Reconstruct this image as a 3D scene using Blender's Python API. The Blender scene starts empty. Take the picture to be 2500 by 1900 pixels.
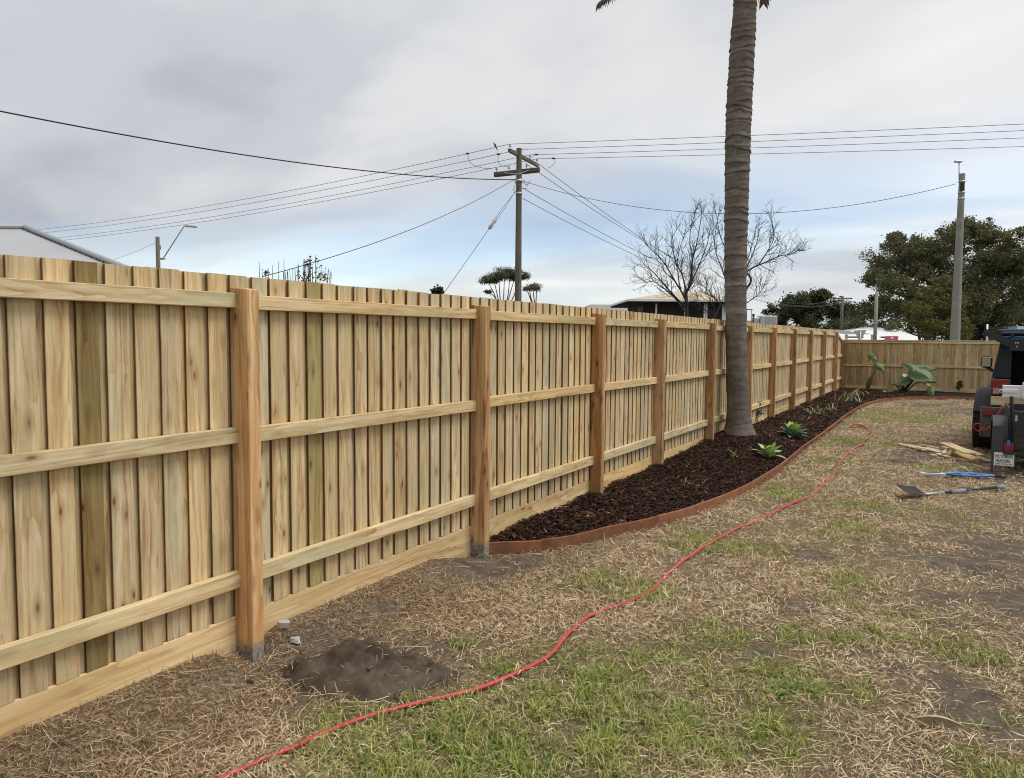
import bpy, bmesh, math, random
import numpy as np
from mathutils import Vector, Matrix

random.seed(7); RNG = np.random.default_rng(11)
scene = bpy.context.scene
COL = scene.collection

# ------------------------------------------------------------------ camera
CAM_H = 1.68
YAW, PITCH, ROLL = (math.radians(a) for a in (29.7172, 3.7867, 0.3683))
FPX = 1877.0                       # focal length in pixels of the 2500 x 1900 photograph
fw = Vector((-math.sin(YAW)*math.cos(PITCH), math.cos(YAW)*math.cos(PITCH), -math.sin(PITCH)))
r0 = Vector((math.cos(YAW), math.sin(YAW), 0.0)); u0 = r0.cross(fw)
cr, sr = math.cos(ROLL), math.sin(ROLL)
RV = r0*cr + u0*sr; UV = u0*cr - r0*sr
cd = bpy.data.cameras.new('camera'); cam = bpy.data.objects.new('camera', cd); COL.objects.link(cam)
M = Matrix(((RV.x, UV.x, -fw.x, 0), (RV.y, UV.y, -fw.y, 0), (RV.z, UV.z, -fw.z, CAM_H), (0, 0, 0, 1)))
cam.matrix_world = M
cd.sensor_fit = 'HORIZONTAL'; cd.sensor_width = 36.0; cd.lens = 36.0*FPX/2500.0
cd.clip_start = 0.05; cd.clip_end = 2000
scene.camera = cam

# ------------------------------------------------------------------ world, sun, exposure
SUN_EL, SUN_ROT = math.radians(60), math.radians(66)
w = bpy.data.worlds.new('World'); scene.world = w; w.use_nodes = True
nt = w.node_tree; nt.nodes.clear()
def wn(t, **k):
    n = nt.nodes.new(t)
    for a, b in k.items(): setattr(n, a, b)
    return n
out = wn('ShaderNodeOutputWorld'); L = nt.links.new
sky = wn('ShaderNodeTexSky', sky_type='NISHITA'); sky.sun_disc = False
sky.sun_elevation = SUN_EL; sky.sun_rotation = SUN_ROT; sky.altitude = 10; sky.air_density = 1.0; sky.dust_density = 0.25; sky.ozone_density = 3.0
tc = wn('ShaderNodeTexCoord'); sep = wn('ShaderNodeSeparateXYZ'); L(tc.outputs['Generated'], sep.inputs[0])
def wm(op, a, b=None, clamp=False):
    n = wn('ShaderNodeMath', operation=op, use_clamp=clamp)
    for i, v in enumerate((a, b)):
        if v is None: continue
        if isinstance(v, (int, float)): n.inputs[i].default_value = v
        else: L(v, n.inputs[i])
    return n.outputs[0]
zz = wm('ADD', wm('MAXIMUM', sep.outputs[2], 0.0), 0.16)
comb = wn('ShaderNodeCombineXYZ'); L(wm('DIVIDE', sep.outputs[0], zz), comb.inputs[0]); L(wm('DIVIDE', sep.outputs[1], zz), comb.inputs[1])
def wnoise(scale, off, detail, rough, dist=0.0, stretch=(1, 1, 1), rot=0.0):
    mp = wn('ShaderNodeMapping'); mp.inputs['Location'].default_value = off; mp.inputs['Scale'].default_value = stretch
    mp.inputs['Rotation'].default_value = (0, 0, rot)
    L(comb.outputs[0], mp.inputs[0])
    n = wn('ShaderNodeTexNoise'); n.inputs['Scale'].default_value = scale; n.inputs['Detail'].default_value = detail
    n.inputs['Roughness'].default_value = rough; n.inputs['Distortion'].default_value = dist
    L(mp.outputs[0], n.inputs['Vector']); return n.outputs['Fac']
def wramp(fac, stops):
    r = wn('ShaderNodeValToRGB'); e = r.color_ramp.elements
    while len(e) < len(stops): e.new(0.5)
    for el, (p, c) in zip(e, stops): el.position = p; el.color = (*c, 1)
    r.color_ramp.interpolation = 'EASE'; L(fac, r.inputs[0]); return r.outputs[0]
# thick stratus: pale and slate layers, thinning to blue in long gaps low in the sky
lum = wnoise(0.50, (14.37, 6.62, 7.93), 5, 0.50, 0.35, (1, 1.5, 1), YAW)
cloud = wramp(lum, [(0.29, (0.48, 0.51, 0.57)), (0.42, (0.62, 0.645, 0.69)), (0.53, (0.79, 0.80, 0.815)), (0.65, (1.0, 0.985, 0.95))])
gap = wnoise(0.42, (19.61, 10.11, 8.99), 4, 0.5, 0.3, (0.75, 1.35, 1), YAW)
low = wm('SUBTRACT', 1.0, wm('MULTIPLY', sep.outputs[2], 3.4), True)
cov = wm('SUBTRACT', 1.0, wm('MULTIPLY', wm('MULTIPLY', wm('SUBTRACT', gap, 0.42), 4.5, True), wm('MULTIPLY', wm('POWER', low, 1.1), wm('MULTIPLY', wm('SUBTRACT', sep.outputs[2], 0.015), 14.0, True))), True)
skyb = wn('ShaderNodeBackground'); skyb.inputs[1].default_value = 0.11; L(sky.outputs[0], skyb.inputs[0])
clb = wn('ShaderNodeBackground'); clb.inputs[1].default_value = 0.60; L(cloud, clb.inputs[0])
mx = wn('ShaderNodeMixShader'); L(cov, mx.inputs[0]); L(skyb.outputs[0], mx.inputs[1]); L(clb.outputs[0], mx.inputs[2])
L(mx.outputs[0], out.inputs[0])

sd = bpy.data.lights.new('sun', 'SUN'); sd.energy = 1.5; sd.angle = math.radians(28); sd.color = (1.0, 0.96, 0.90)
sun = bpy.data.objects.new('sun', sd); COL.objects.link(sun)
sv = Vector((math.sin(SUN_ROT)*math.cos(SUN_EL), math.cos(SUN_ROT)*math.cos(SUN_EL), math.sin(SUN_EL)))
sun.rotation_euler = sv.to_track_quat('Z', 'Y').to_euler(); sun.location = (8, 6, 12)
vs = scene.view_settings; vs.view_transform = 'Standard'; vs.look = 'None'; vs.gamma = 1.0; vs.exposure = 0.69; vs.use_curve_mapping = False
scene.cycles.use_denoising = True
scene.cycles.max_bounces = 6
scene.cycles.filter_width = 1.05

# ------------------------------------------------------------------ where things stand: sight lines met with the ground or an upright plane
def ray(x, y): return fw + RV*((x-1250)/FPX) - UV*((y-950)/FPX)
def G(x, y, z=0.0):
    d = ray(x, y); t = (z-CAM_H)/d.z; return Vector((d.x*t, d.y*t, z))
def A(x, y, depth):
    d = ray(x, y); return Vector((0, 0, CAM_H)) + d*depth
def onY(x, y, Y):
    d = ray(x, y); t = Y/d.y; return Vector((0, 0, CAM_H)) + d*t
def onX(x, y, X):
    d = ray(x, y); t = X/d.x; return Vector((0, 0, CAM_H)) + d*t

# ------------------------------------------------------------------ helpers
def lin(c): c /= 255.0; return c/12.92 if c <= 0.04045 else ((c+0.055)/1.055)**2.4
def S(r, g, b): return (lin(r), lin(g), lin(b))

def vnoise(x, y, seed=0):
    x = np.asarray(x, float); y = np.asarray(y, float)
    xi = np.floor(x).astype(np.int64); yi = np.floor(y).astype(np.int64); fx = x-xi; fy = y-yi
    fx = fx*fx*(3-2*fx); fy = fy*fy*(3-2*fy)
    def h(a, b):
        n = (a*374761393 + b*668265263 + seed*1442695041) & 0xffffffff
        n = ((n ^ (n >> 13))*1274126177) & 0xffffffff
        return ((n ^ (n >> 16)) & 0xffff)/65535.0
    return (h(xi, yi)*(1-fx)+h(xi+1, yi)*fx)*(1-fy) + (h(xi, yi+1)*(1-fx)+h(xi+1, yi+1)*fx)*fy
def fbm(x, y, seed=0, o=4):
    s = 0; a = 0.5; t = 0
    for i in range(o):
        s = s + a*vnoise(x*2**i, y*2**i, seed+i*17); t += a; a *= 0.5
    return s/t

def tag(o, label=None, cat=None, group=None, kind=None):
    if label: o['label'] = label
    if cat: o['category'] = cat
    if group: o['group'] = group
    if kind or cat: o['kind'] = kind or 'thing'
    return o
def empty(name, loc, label=None, cat=None, group=None):
    o = bpy.data.objects.new(name, None); COL.objects.link(o); o.location = loc; o.empty_display_size = 0.2
    return tag(o, label, cat, group)
def link(name, me, mat=None, parent=None, origin=None, smooth=False):
    o = bpy.data.objects.new(name, me); COL.objects.link(o)
    if mat is not None and not me.materials: me.materials.append(mat)
    org = Vector(parent_world(parent)) if parent is not None else (Vector(origin) if origin is not None else Vector((0, 0, 0)))
    if org.length > 0: me.transform(Matrix.Translation(-org))
    if parent is not None: o.parent = parent
    else: o.location = org
    if smooth:
        me.polygons.foreach_set('use_smooth', np.ones(len(me.polygons), bool))
    return o
def parent_world(p):
    v = Vector((0, 0, 0))
    while p is not None: v += Vector(p.location); p = p.parent
    return v
def mesh_np(name, V, F, cols=None, attrs=None):
    V = np.ascontiguousarray(V, np.float32); F = np.ascontiguousarray(F, np.int32); n = F.shape[1]
    me = bpy.data.meshes.new(name); me.vertices.add(len(V)); me.vertices.foreach_set('co', V.ravel())
    me.loops.add(F.size); me.loops.foreach_set('vertex_index', F.ravel())
    me.polygons.add(len(F)); me.polygons.foreach_set('loop_start', np.arange(0, F.size, n, dtype=np.int32))
    me.update(calc_edges=True)
    if cols is not None:
        a = me.color_attributes.new('Col', 'FLOAT_COLOR', 'POINT')
        c = np.ones((len(V), 4), np.float32); c[:, :3] = cols; a.data.foreach_set('color', c.ravel())
    for k, v in (attrs or {}).items():
        a = me.attributes.new(k, 'FLOAT', 'POINT'); a.data.foreach_set('value', np.ascontiguousarray(v, np.float32))
    return me

class MB:
    """collects shapes in world coordinates, then links them as one mesh"""
    def __init__(s): s.v = []; s.f = []; s.sm = []
    def add(s, vs, fs, smooth=False):
        b = len(s.v); s.v += [tuple(v) for v in vs]; s.f += [tuple(i+b for i in f) for f in fs]; s.sm += [smooth]*len(fs); return s
    def box(s, c, size, rz=0.0, rx=0.0, ry=0.0, ch=0.0):
        hx, hy, hz = (a/2 for a in size)
        m = Matrix.Translation(c) @ Matrix.Rotation(rz, 4, 'Z') @ Matrix.Rotation(ry, 4, 'Y') @ Matrix.Rotation(rx, 4, 'X')
        if ch <= 0:
            vs = [m @ Vector((x, y, z)) for x in (-hx, hx) for y in (-hy, hy) for z in (-hz, hz)]
            return s.add(vs, [(0, 1, 3, 2), (4, 6, 7, 5), (0, 4, 5, 1), (2, 3, 7, 6), (0, 2, 6, 4), (1, 5, 7, 3)])
        bm = bmesh.new(); bmesh.ops.create_cube(bm, size=1.0)
        for v in bm.verts: v.co = Vector((v.co.x*2*hx, v.co.y*2*hy, v.co.z*2*hz))
        bmesh.ops.bevel(bm, geom=list(bm.edges), offset=ch, segments=1, affect='EDGES')
        bm.verts.index_update()
        s.add([m @ v.co for v in bm.verts], [tuple(v.index for v in f.verts) for f in bm.faces]); bm.free(); return s
    def b2(s, lo, hi, ch=0.0):
        lo = Vector(lo); hi = Vector(hi); return s.box((lo+hi)/2, hi-lo, ch=ch)
    def beam(s, p0, p1, wd, ht, up=(0, 0, 1)):
        p0 = Vector(p0); p1 = Vector(p1); d = (p1-p0).normalized(); up = Vector(up)
        a = d.cross(up)
        if a.length < 1e-4: a = d.cross(Vector((1, 0, 0)))
        a.normalize(); b = a.cross(d)
        vs = [p + a*(i*wd/2) + b*(j*ht/2) for p in (p0, p1) for i in (-1, 1) for j in (-1, 1)]
        return s.add(vs, [(0, 1, 3, 2), (4, 6, 7, 5), (0, 4, 5, 1), (2, 3, 7, 6), (0, 2, 6, 4), (1, 5, 7, 3)])
    def tube(s, pts, r, n=8, cap=True, smooth=True):
        pts = [Vector(p) for p in pts]; k = len(pts)
        rr = r if hasattr(r, '__len__') else [r]*k
        vs = []; fs = []; t = (pts[1]-pts[0]).normalized()
        a = t.orthogonal().normalized()
        for i in range(k):
            if i == 0: t = pts[1]-pts[0]
            elif i == k-1: t = pts[-1]-pts[-2]
            else: t = pts[i+1]-pts[i-1]
            if t.length < 1e-9: t = Vector((0, 0, 1))
            t.normalize(); a = a - t*a.dot(t)
            if a.length < 1e-6: a = t.orthogonal()
            a.normalize(); b = t.cross(a)
            for j in range(n):
                q = 2*math.pi*j/n; vs.append(pts[i] + (a*math.cos(q)+b*math.sin(q))*rr[i])
        for i in range(k-1):
            for j in range(n):
                j2 = (j+1) % n; fs.append((i*n+j, i*n+j2, (i+1)*n+j2, (i+1)*n+j))
        s.add(vs, fs, smooth)
        if cap: 
            b0 = len(s.v)-len(vs)
            s.f += [tuple(b0+j for j in reversed(range(n))), tuple(b0+(k-1)*n+j for j in range(n))]; s.sm += [False, False]
        return s
    def lathe(s, c, prof, n=20, axis='Z', smooth=True):
        vs = []; fs = []; c = Vector(c)
        for r, h in prof:
            for j in range(n):
                q = 2*math.pi*j/n; x, y = r*math.cos(q), r*math.sin(q)
                vs.append(c + (Vector((x, y, h)) if axis == 'Z' else Vector((h, x, y)) if axis == 'X' else Vector((x, h, y))))
        for i in range(len(prof)-1):
            for j in range(n):
                j2 = (j+1) % n; fs.append((i*n+j, i*n+j2, (i+1)*n+j2, (i+1)*n+j))
        return s.add(vs, fs, smooth)
    def prism(s, poly, d):
        n = len(poly); d = Vector(d); vs = [Vector(p) for p in poly]; vs += [v+d for v in vs]
        return s.add(vs, [tuple(reversed(range(n))), tuple(range(n, 2*n))] + [(i, (i+1) % n, n+(i+1) % n, n+i) for i in range(n)])
    def grid(s, rows, smooth=True, closed=False):
        n = len(rows[0]); vs = [p for r in rows for p in r]; fs = []
        for i in range(len(rows)-1):
            for j in range(n if closed else n-1):
                j2 = (j+1) % n; fs.append((i*n+j, i*n+j2, (i+1)*n+j2, (i+1)*n+j))
        return s.add(vs, fs, smooth)
    def build(s, name, mat, parent=None, origin=None):
        me = bpy.data.meshes.new(name); me.from_pydata(s.v, [], s.f)
        me.polygons.foreach_set('use_smooth', np.array(s.sm, bool))
        return link(name, me, mat, parent, origin)

def catmull(pts, per=8):
    pts = [Vector(p) for p in pts]; o = []
    for i in range(len(pts)-1):
        p0 = pts[max(i-1, 0)]; p1 = pts[i]; p2 = pts[i+1]; p3 = pts[min(i+2, len(pts)-1)]
        for k in range(per):
            t = k/per
            o.append(0.5*((2*p1)+(p2-p0)*t+(2*p0-5*p1+4*p2-p3)*t*t+(3*p1-p0-3*p2+p3)*t**3))
    o.append(pts[-1]); return o

# ------------------------------------------------------------------ materials
def newmat(name):
    m = bpy.data.materials.new(name); m.use_nodes = True; t = m.node_tree; b = t.nodes['Principled BSDF']; return m, t, b
class NT:
    def __init__(s, t): s.t = t
    def n(s, ty, ins=None, **k):
        n = s.t.nodes.new(ty)
        for a, b in k.items(): setattr(n, a, b)
        for a, b in (ins or {}).items():
            if hasattr(b, 'is_output'): s.t.links.new(b, n.inputs[a])
            else: n.inputs[a].default_value = b
        return n
    def math(s, op, a, b=0.0, clamp=False): return s.n('ShaderNodeMath', {0: a, 1: b}, operation=op, use_clamp=clamp).outputs[0]
    def vmul(s, v, x): return s.n('ShaderNodeVectorMath', {0: v, 1: x}, operation='MULTIPLY').outputs[0]
    def vadd(s, v, x): return s.n('ShaderNodeVectorMath', {0: v, 1: x}, operation='ADD').outputs[0]
    def noise(s, v, sc, d=3, r=0.55, dist=0.0): return s.n('ShaderNodeTexNoise', {'Vector': v, 'Scale': sc, 'Detail': d, 'Roughness': r, 'Distortion': dist}).outputs['Fac']
    def ramp(s, f, stops, ip='LINEAR'):
        r = s.n('ShaderNodeValToRGB', {0: f}); e = r.color_ramp.elements
        while len(e) < len(stops): e.new(0.5)
        for el, (p, c) in zip(e, stops): el.position = p; el.color = (*c, 1) if len(c) == 3 else c
        r.color_ramp.interpolation = ip; return r.outputs[0]
    def mr(s, f, a, b, c=0.0, d=1.0): return s.n('ShaderNodeMapRange', {0: f, 1: a, 2: b, 3: c, 4: d}).outputs[0]
    def mix(s, f, a, b, bt='MIX'):
        n = s.n('ShaderNodeMix', data_type='RGBA', blend_type=bt)
        for i, v in ((0, f), (6, a), (7, b)):
            if hasattr(v, 'is_output'): s.t.links.new(v, n.inputs[i])
            elif i and not isinstance(v, (int, float)): n.inputs[i].default_value = (*v, 1)
            else: n.inputs[i].default_value = v
        return n.outputs[2]
    def bump(s, h, strength, dist, bsdf): 
        b = s.n('ShaderNodeBump', {'Height': h, 'Strength': strength, 'Distance': dist}); s.t.links.new(b.outputs[0], bsdf.inputs['Normal'])
    def link(s, a, b): s.t.links.new(a, b)

def plain(name, col, rough=0.6, metal=0.0, vary=0.12, scale=12.0, spec=0.5, bump=0.0):
    m, t, b = newmat(name); q = NT(t)
    c = q.n('ShaderNodeTexCoord').outputs['Object']; f = q.noise(c, scale, 4, 0.6)
    k = q.mr(f, 0.3, 0.7, 1-vary, 1+vary)
    q.link(q.mix(1.0, col, q.n('ShaderNodeCombineColor', {0: k, 1: k, 2: k}).outputs[0], 'MULTIPLY'), b.inputs['Base Color'])
    b.inputs['Roughness'].default_value = rough; b.inputs['Metallic'].default_value = metal; b.inputs['Specular IOR Level'].default_value = spec
    if bump > 0: q.bump(f, bump, 0.01, b)
    return m
def vcol(name, rough=0.8, trans=0.0, spec=0.3):
    m, t, b = newmat(name); q = NT(t)
    a = q.n('ShaderNodeVertexColor', layer_name='Col'); q.link(a.outputs[0], b.inputs['Base Color'])
    b.inputs['Roughness'].default_value = rough; b.inputs['Specular IOR Level'].default_value = spec
    if trans > 0:
        tr = q.n('ShaderNodeBsdfTranslucent'); q.link(a.outputs[0], tr.inputs[0])
        mxs = q.n('ShaderNodeMixShader', {0: trans}); q.link(b.outputs[0], mxs.inputs[1]); q.link(tr.outputs[0], mxs.inputs[2])
        q.link(mxs.outputs[0], t.nodes['Material Output'].inputs[0])
    return m
def wood(name, stops, patch, axis='Z', knots=0.5, fine=34.0, knotcol=(0.10, 0.05, 0.022), rough=0.82, cement=False):
    m, t, b = newmat(name); q = NT(t)
    oc = q.n('ShaderNodeTexCoord').outputs['Object']; oi = q.n('ShaderNodeObjectInfo')
    off = q.n('ShaderNodeCombineXYZ', {0: q.math('MULTIPLY', oi.outputs['Random'], 17.3), 1: q.math('MULTIPLY', oi.outputs['Random'], 31.7), 2: q.math('MULTIPLY', oi.outputs['Random'], 53.9)}).outputs[0]
    v = q.vadd(oc, off)
    st = {'Z': (1, 1, 0.045), 'Y': (1, 0.045, 1), 'X': (0.045, 1, 1)}[axis]
    wob = q.noise(q.vmul(v, {'Z': (3, 3, 1.2), 'Y': (3, 1.2, 3), 'X': (1.2, 3, 3)}[axis]), 2.0, 3, 0.5)
    wv = q.vadd(q.vmul(v, st), q.n('ShaderNodeCombineXYZ', {0: q.math('MULTIPLY', wob, 0.045), 1: q.math('MULTIPLY', wob, 0.045), 2: q.math('MULTIPLY', wob, 0.03)}).outputs[0])
    g1 = q.noise(wv, fine, 5, 0.62); g2 = q.noise(wv, fine*4.2, 3, 0.6)
    # growth rings
    rv = q.math('FRACT', q.math('MULTIPLY', q.noise(wv, 9.0, 1, 0.4), 9.0))
    ring = q.math('POWER', rv, 2.2)
    fac = q.math('SUBTRACT', q.math('ADD', q.math('MULTIPLY', g1, 0.85), q.math('MULTIPLY', g2, 0.28)), q.math('MULTIPLY', ring, 0.16))
    col = q.ramp(fac, stops)
    pn = q.noise(q.vmul(v, {'Z': (9, 9, 0.9), 'Y': (9, 0.9, 9), 'X': (0.9, 9, 9)}[axis]), 1.3, 4, 0.55)
    col = q.mix(q.mr(pn, 0.46, 0.66, 0, 0.72), col, patch)
    blot = q.noise(q.vmul(v, {'Z': (5, 5, 1.0), 'Y': (5, 1.0, 5), 'X': (1.0, 5, 5)}[axis]), 1.0, 5, 0.6)
    k = q.mr(blot, 0.3, 0.7, 0.86, 1.12)
    col = q.mix(1.0, col, q.n('ShaderNodeCombineColor', {0: k, 1: k, 2: k}).outputs[0], 'MULTIPLY')
    # knots
    ks = {'Z': (12, 12, 4.6), 'Y': (12, 4.6, 12), 'X': (4.6, 12, 12)}[axis]
    vo = q.n('ShaderNodeTexVoronoi', {'Vector': q.vmul(v, ks), 'Scale': 1.0, 'Randomness': 1.0})
    pick = q.n('ShaderNodeSeparateColor', {0: vo.outputs['Color']}).outputs[0]
    on = q.mr(pick, 1-knots-0.02, 1-knots+0.02)
    d = q.math('ADD', vo.outputs['Distance'], q.math('MULTIPLY', q.math('SUBTRACT', g1, 0.5), 0.10))
    core = q.math('MULTIPLY', q.mr(d, 0.05, 0.13, 1, 0), on); halo = q.math('MULTIPLY', q.mr(d, 0.12, 0.36, 0.6, 0), on)
    col = q.mix(halo, col, stops[0][1]); col = q.mix(q.math('MULTIPLY', core, 0.85), col, knotcol)
    col = q.mix(1.0, col, oi.outputs['Color'], 'MULTIPLY')
    if cement:
        z = q.n('ShaderNodeSeparateXYZ', {0: oc}).outputs[2]
        zf = q.math('ADD', z, q.math('MULTIPLY', q.math('SUBTRACT', q.noise(oc, 22.0, 4, 0.6), 0.5), 0.09))
        col = q.mix(q.mr(zf, 0.065, 0.125, 1, 0), col, q.ramp(q.noise(oc, 30.0, 4, 0.6), [(0.3, (0.11, 0.10, 0.09)), (0.7, (0.34, 0.32, 0.285))]))
    q.link(col, b.inputs['Base Color']); b.inputs['Roughness'].default_value = rough; b.inputs['Specular IOR Level'].default_value = 0.25
    q.bump(q.math('ADD', fac, q.math('MULTIPLY', core, -0.3)), 0.25, 0.004, b)
    return m

PINE = [(0.29, (0.33, 0.200, 0.090)), (0.44, (0.52, 0.372, 0.195)), (0.56, (0.64, 0.492, 0.285)), (0.72, (0.73, 0.610, 0.410))]
GREEN = (0.48, 0.425, 0.255)
M_pal = wood('pine_paling', PINE, GREEN, 'Z', 0.70)
M_rail = wood('pine_rail', [(a, (c[0]*1.03, c[1]*1.02, c[2])) for a, c in PINE], (0.47, 0.43, 0.24), 'Y', 0.30, 26)
M_plinth = wood('pine_plinth', [(a, (c[0]*1.08, c[1]*1.05, c[2]*1.0)) for a, c in PINE], (0.60, 0.45, 0.22), 'Y', 0.35, 16)
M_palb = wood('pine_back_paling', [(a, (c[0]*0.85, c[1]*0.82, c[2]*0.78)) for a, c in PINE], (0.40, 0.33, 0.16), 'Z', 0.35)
M_paling_edge = wood('dark_paling_edge', [(0.3, (0.10, 0.055, 0.024)), (0.5, (0.20, 0.115, 0.050)), (0.75, (0.30, 0.19, 0.095))], (0.20, 0.13, 0.06), 'Z', 0.1)  # darker brown for the side edge faces of the palings
M_railx = wood('pine_cap', PINE, (0.50, 0.45, 0.25), 'X', 0.3, 26)
M_post = wood('cypress_post', [(0.30, (0.17, 0.080, 0.030)), (0.43, (0.37, 0.205, 0.090)), (0.57, (0.53, 0.335, 0.170)), (0.75, (0.64, 0.45, 0.265))], (0.41, 0.21, 0.08), 'Z', 0.72, 18, (0.085, 0.030, 0.012), cement=True)
M_edge = plain('edging_timber', (0.30, 0.128, 0.068), 0.7, 0, 0.16, 7, 0.3)
M_off = wood('offcut_pine', [(a, (c[0]*1.12, c[1]*1.18, c[2]*1.3)) for a, c in PINE], (0.72, 0.60, 0.38), 'X', 0.15)

M_blade = vcol('grass_blades', 0.75, 0.25, 0.25)
M_straw = vcol('straw', 0.8, 0.12, 0.25)
M_chip = vcol('bark_chips', 0.8, 0.0, 0.22)
M_leaf = vcol('leaves', 0.65, 0.25, 0.3)
M_soil = plain('dark_soil', (0.085, 0.064, 0.048), 0.95, 0, 0.5, 10, 0.15, 0.7)
M_mulchbase = plain('mulch_bed', (0.016, 0.009, 0.007), 0.95, 0, 0.5, 40, 0.15, 0.5)
M_hose = plain('hose_rubber', (0.47, 0.058, 0.058), 0.5, 0, 0.22, 5)
M_hose2 = plain('hose_dark', (0.36, 0.035, 0.035), 0.45, 0, 0.08, 6)
M_pole = wood('pole_timber', [(0.3, (0.085, 0.075, 0.06)), (0.55, (0.15, 0.135, 0.105)), (0.8, (0.22, 0.20, 0.16))], (0.12, 0.11, 0.085), 'Z', 0.05, 12)
M_conc = plain('concrete', (0.26, 0.25, 0.225), 0.85, 0, 0.15, 5)
M_dkwire = plain('black_cable', (0.012, 0.012, 0.014), 0.6)
M_wire = plain('grey_wire', (0.06, 0.06, 0.065), 0.55)
M_porc = plain('porcelain', (0.40, 0.38, 0.35), 0.3)
M_black = plain('black_plastic', (0.010, 0.010, 0.011), 0.45)
M_blackmatt = plain('black_matt', (0.006, 0.006, 0.006), 0.85)
M_steel = plain('galv_steel', (0.45, 0.46, 0.47), 0.4, 0.6)
M_white = plain('white_paint', (0.78, 0.78, 0.76), 0.5, 0, 0.05)
M_roofgrey = plain('roof_grey', (0.36, 0.37, 0.385), 0.45, 0, 0.04, 1.0)
M_roofwhite = plain('roof_white', (0.80, 0.80, 0.79), 0.5, 0, 0.03, 1.0)

# ------------------------------------------------------------------ ground
BLOB_SOIL = [(*G(x, y).xy, r, s) for x, y, r, s in [
    (1175, 1385, .34, 1), (1060, 1372, .22, .9), (1300, 1372, .25, .7), (1420, 1345, .2, .5), (2350, 1375, .42, .8), (2470, 1345, .6, .9), (2490, 1470, .35, .9), (2290, 1450, .22, .8),
    (2350, 1690, .14, 1), (2400, 1745, .16, 1), (2440, 1790, .10, .9), (2000, 1362, .2, .8), (1800, 1420, .16, .9), (1930, 1485, .16, .8), (1690, 1510, .12, .9), (1860, 1590, .11, 1), (1700, 1590, .13, .7),
    (2080, 1600, .12, 1), (2180, 1640, .10, .7), (2250, 1105, .75, .75), (2130, 1092, .55, .7), (2330, 1062, .8, .6), (2200, 1130, .5, .6), (2440, 1170, .5, .8), (2350, 1165, .4, .5), (2260, 990, .9, .7), (2370, 1010, 1.3, .7), (2100, 1095, .4, .6), (1610, 1470, .1, .8), (830, 1620, .42, .8), (1000, 1600, .25, .7), (940, 1500, .10, .7)]]
BLOB_GREEN = [(*G(x, y).xy, r, s) for x, y, r, s in [
    (900, 1830, .28, .9), (1150, 1800, .36, 1), (1010, 1870, .3, 1), (1350, 1740, .30, .9), (1510, 1690, .28, .9), (1250, 1850, .3, 1), (1480, 1420, .2, .7), (1600, 1600, .2, .7), (1560, 1445, .22, .9),
    (1700, 1830, .3, .7), (1450, 1850, .3, .8), (1750, 1560, .22, .8), (1950, 1560, .12, .9), (2080, 1420, .2, .8), (2060, 1470, .15, .7), (2040, 1690, .14, 1), (2350, 1590, .22, .7), (1900, 1650, .2, .8), (2410, 1770, .12, .9),
    (1830, 1690, .2, .7), (1700, 1640, .2, .6), (1120, 1580, .07, 1), (1240, 1640, .12, .8), (1020, 1690, .10, .8), (2260, 1520, .2, .6), (2050, 1570, .14, .8), (2150, 1560, .15, .5), (2430, 1900, .2, .6), (1600, 1760, .3, .7), (1330, 1600, .14, .6),
    (720, 1860, .14, .6), (1450, 1600, .12, .6), (2000, 1130, .3, .4), (2200, 1020, 1.2, .5), (2100, 1000, .9, .4), (1800, 1350, .2, .4), (2300, 1280, .3, .3), (1850, 1780, .22, .8)]]
def mask(x, y, blobs):
    m = np.zeros(np.shape(x))
    for bx, by, r, s in blobs:
        d2 = ((x-bx)**2 + (y-by)**2)/(r*r); m = np.maximum(m, s*np.exp(-d2*0.9))
    return m
def soilmask(x, y):
    n = fbm(x*2.1+9, y*2.1, 3, 4); n2 = fbm(x*9, y*9, 8, 3)
    m = mask(x, y, BLOB_SOIL)*1.25 + (n-0.60+0.13*np.clip((x+0.9)/0.9, 0, 1))*2.0*np.clip((x+2.6)/1.2, 0, 1)
    return np.clip(m*1.3-0.18+(n2-0.5)*0.9, 0, 1)
def greenmask(x, y):
    n = fbm(x*1.3+40, y*1.3, 21, 4); n2 = fbm(x*7+5, y*7, 28, 3)
    near = np.clip((x+2.5)/0.5, 0, 1)
    m = np.maximum(mask(x, y, BLOB_GREEN), np.clip((n-0.55)*3.0, 0, 0.5)*near)
    return np.clip(m*1.25 + (n2-0.5)*0.9*(m > 0.1), 0, 1)
def gh(x, y):
    x = np.asarray(x, float); y = np.asarray(y, float)
    h = (fbm(x*1.1, y*1.1, 5, 3)-0.5)*0.05 + (fbm(x*6, y*6, 6, 3)-0.5)*0.028
    s = np.clip((-2.78-x)/0.34, 0, 1); s = s*s*(3-2*s); dip = np.ones(np.shape(x))
    for py in (0.52, 2.72, 4.97): dip = dip*(1-np.exp(-((y-py)/0.14)**2))
    return h*np.clip((x+3.3)/0.5, 0.3, 1) + 0.10*s*dip*np.clip((4.9-y)/0.5, 0, 1)
def ghf(x, y): return float(gh(x, y))

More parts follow.
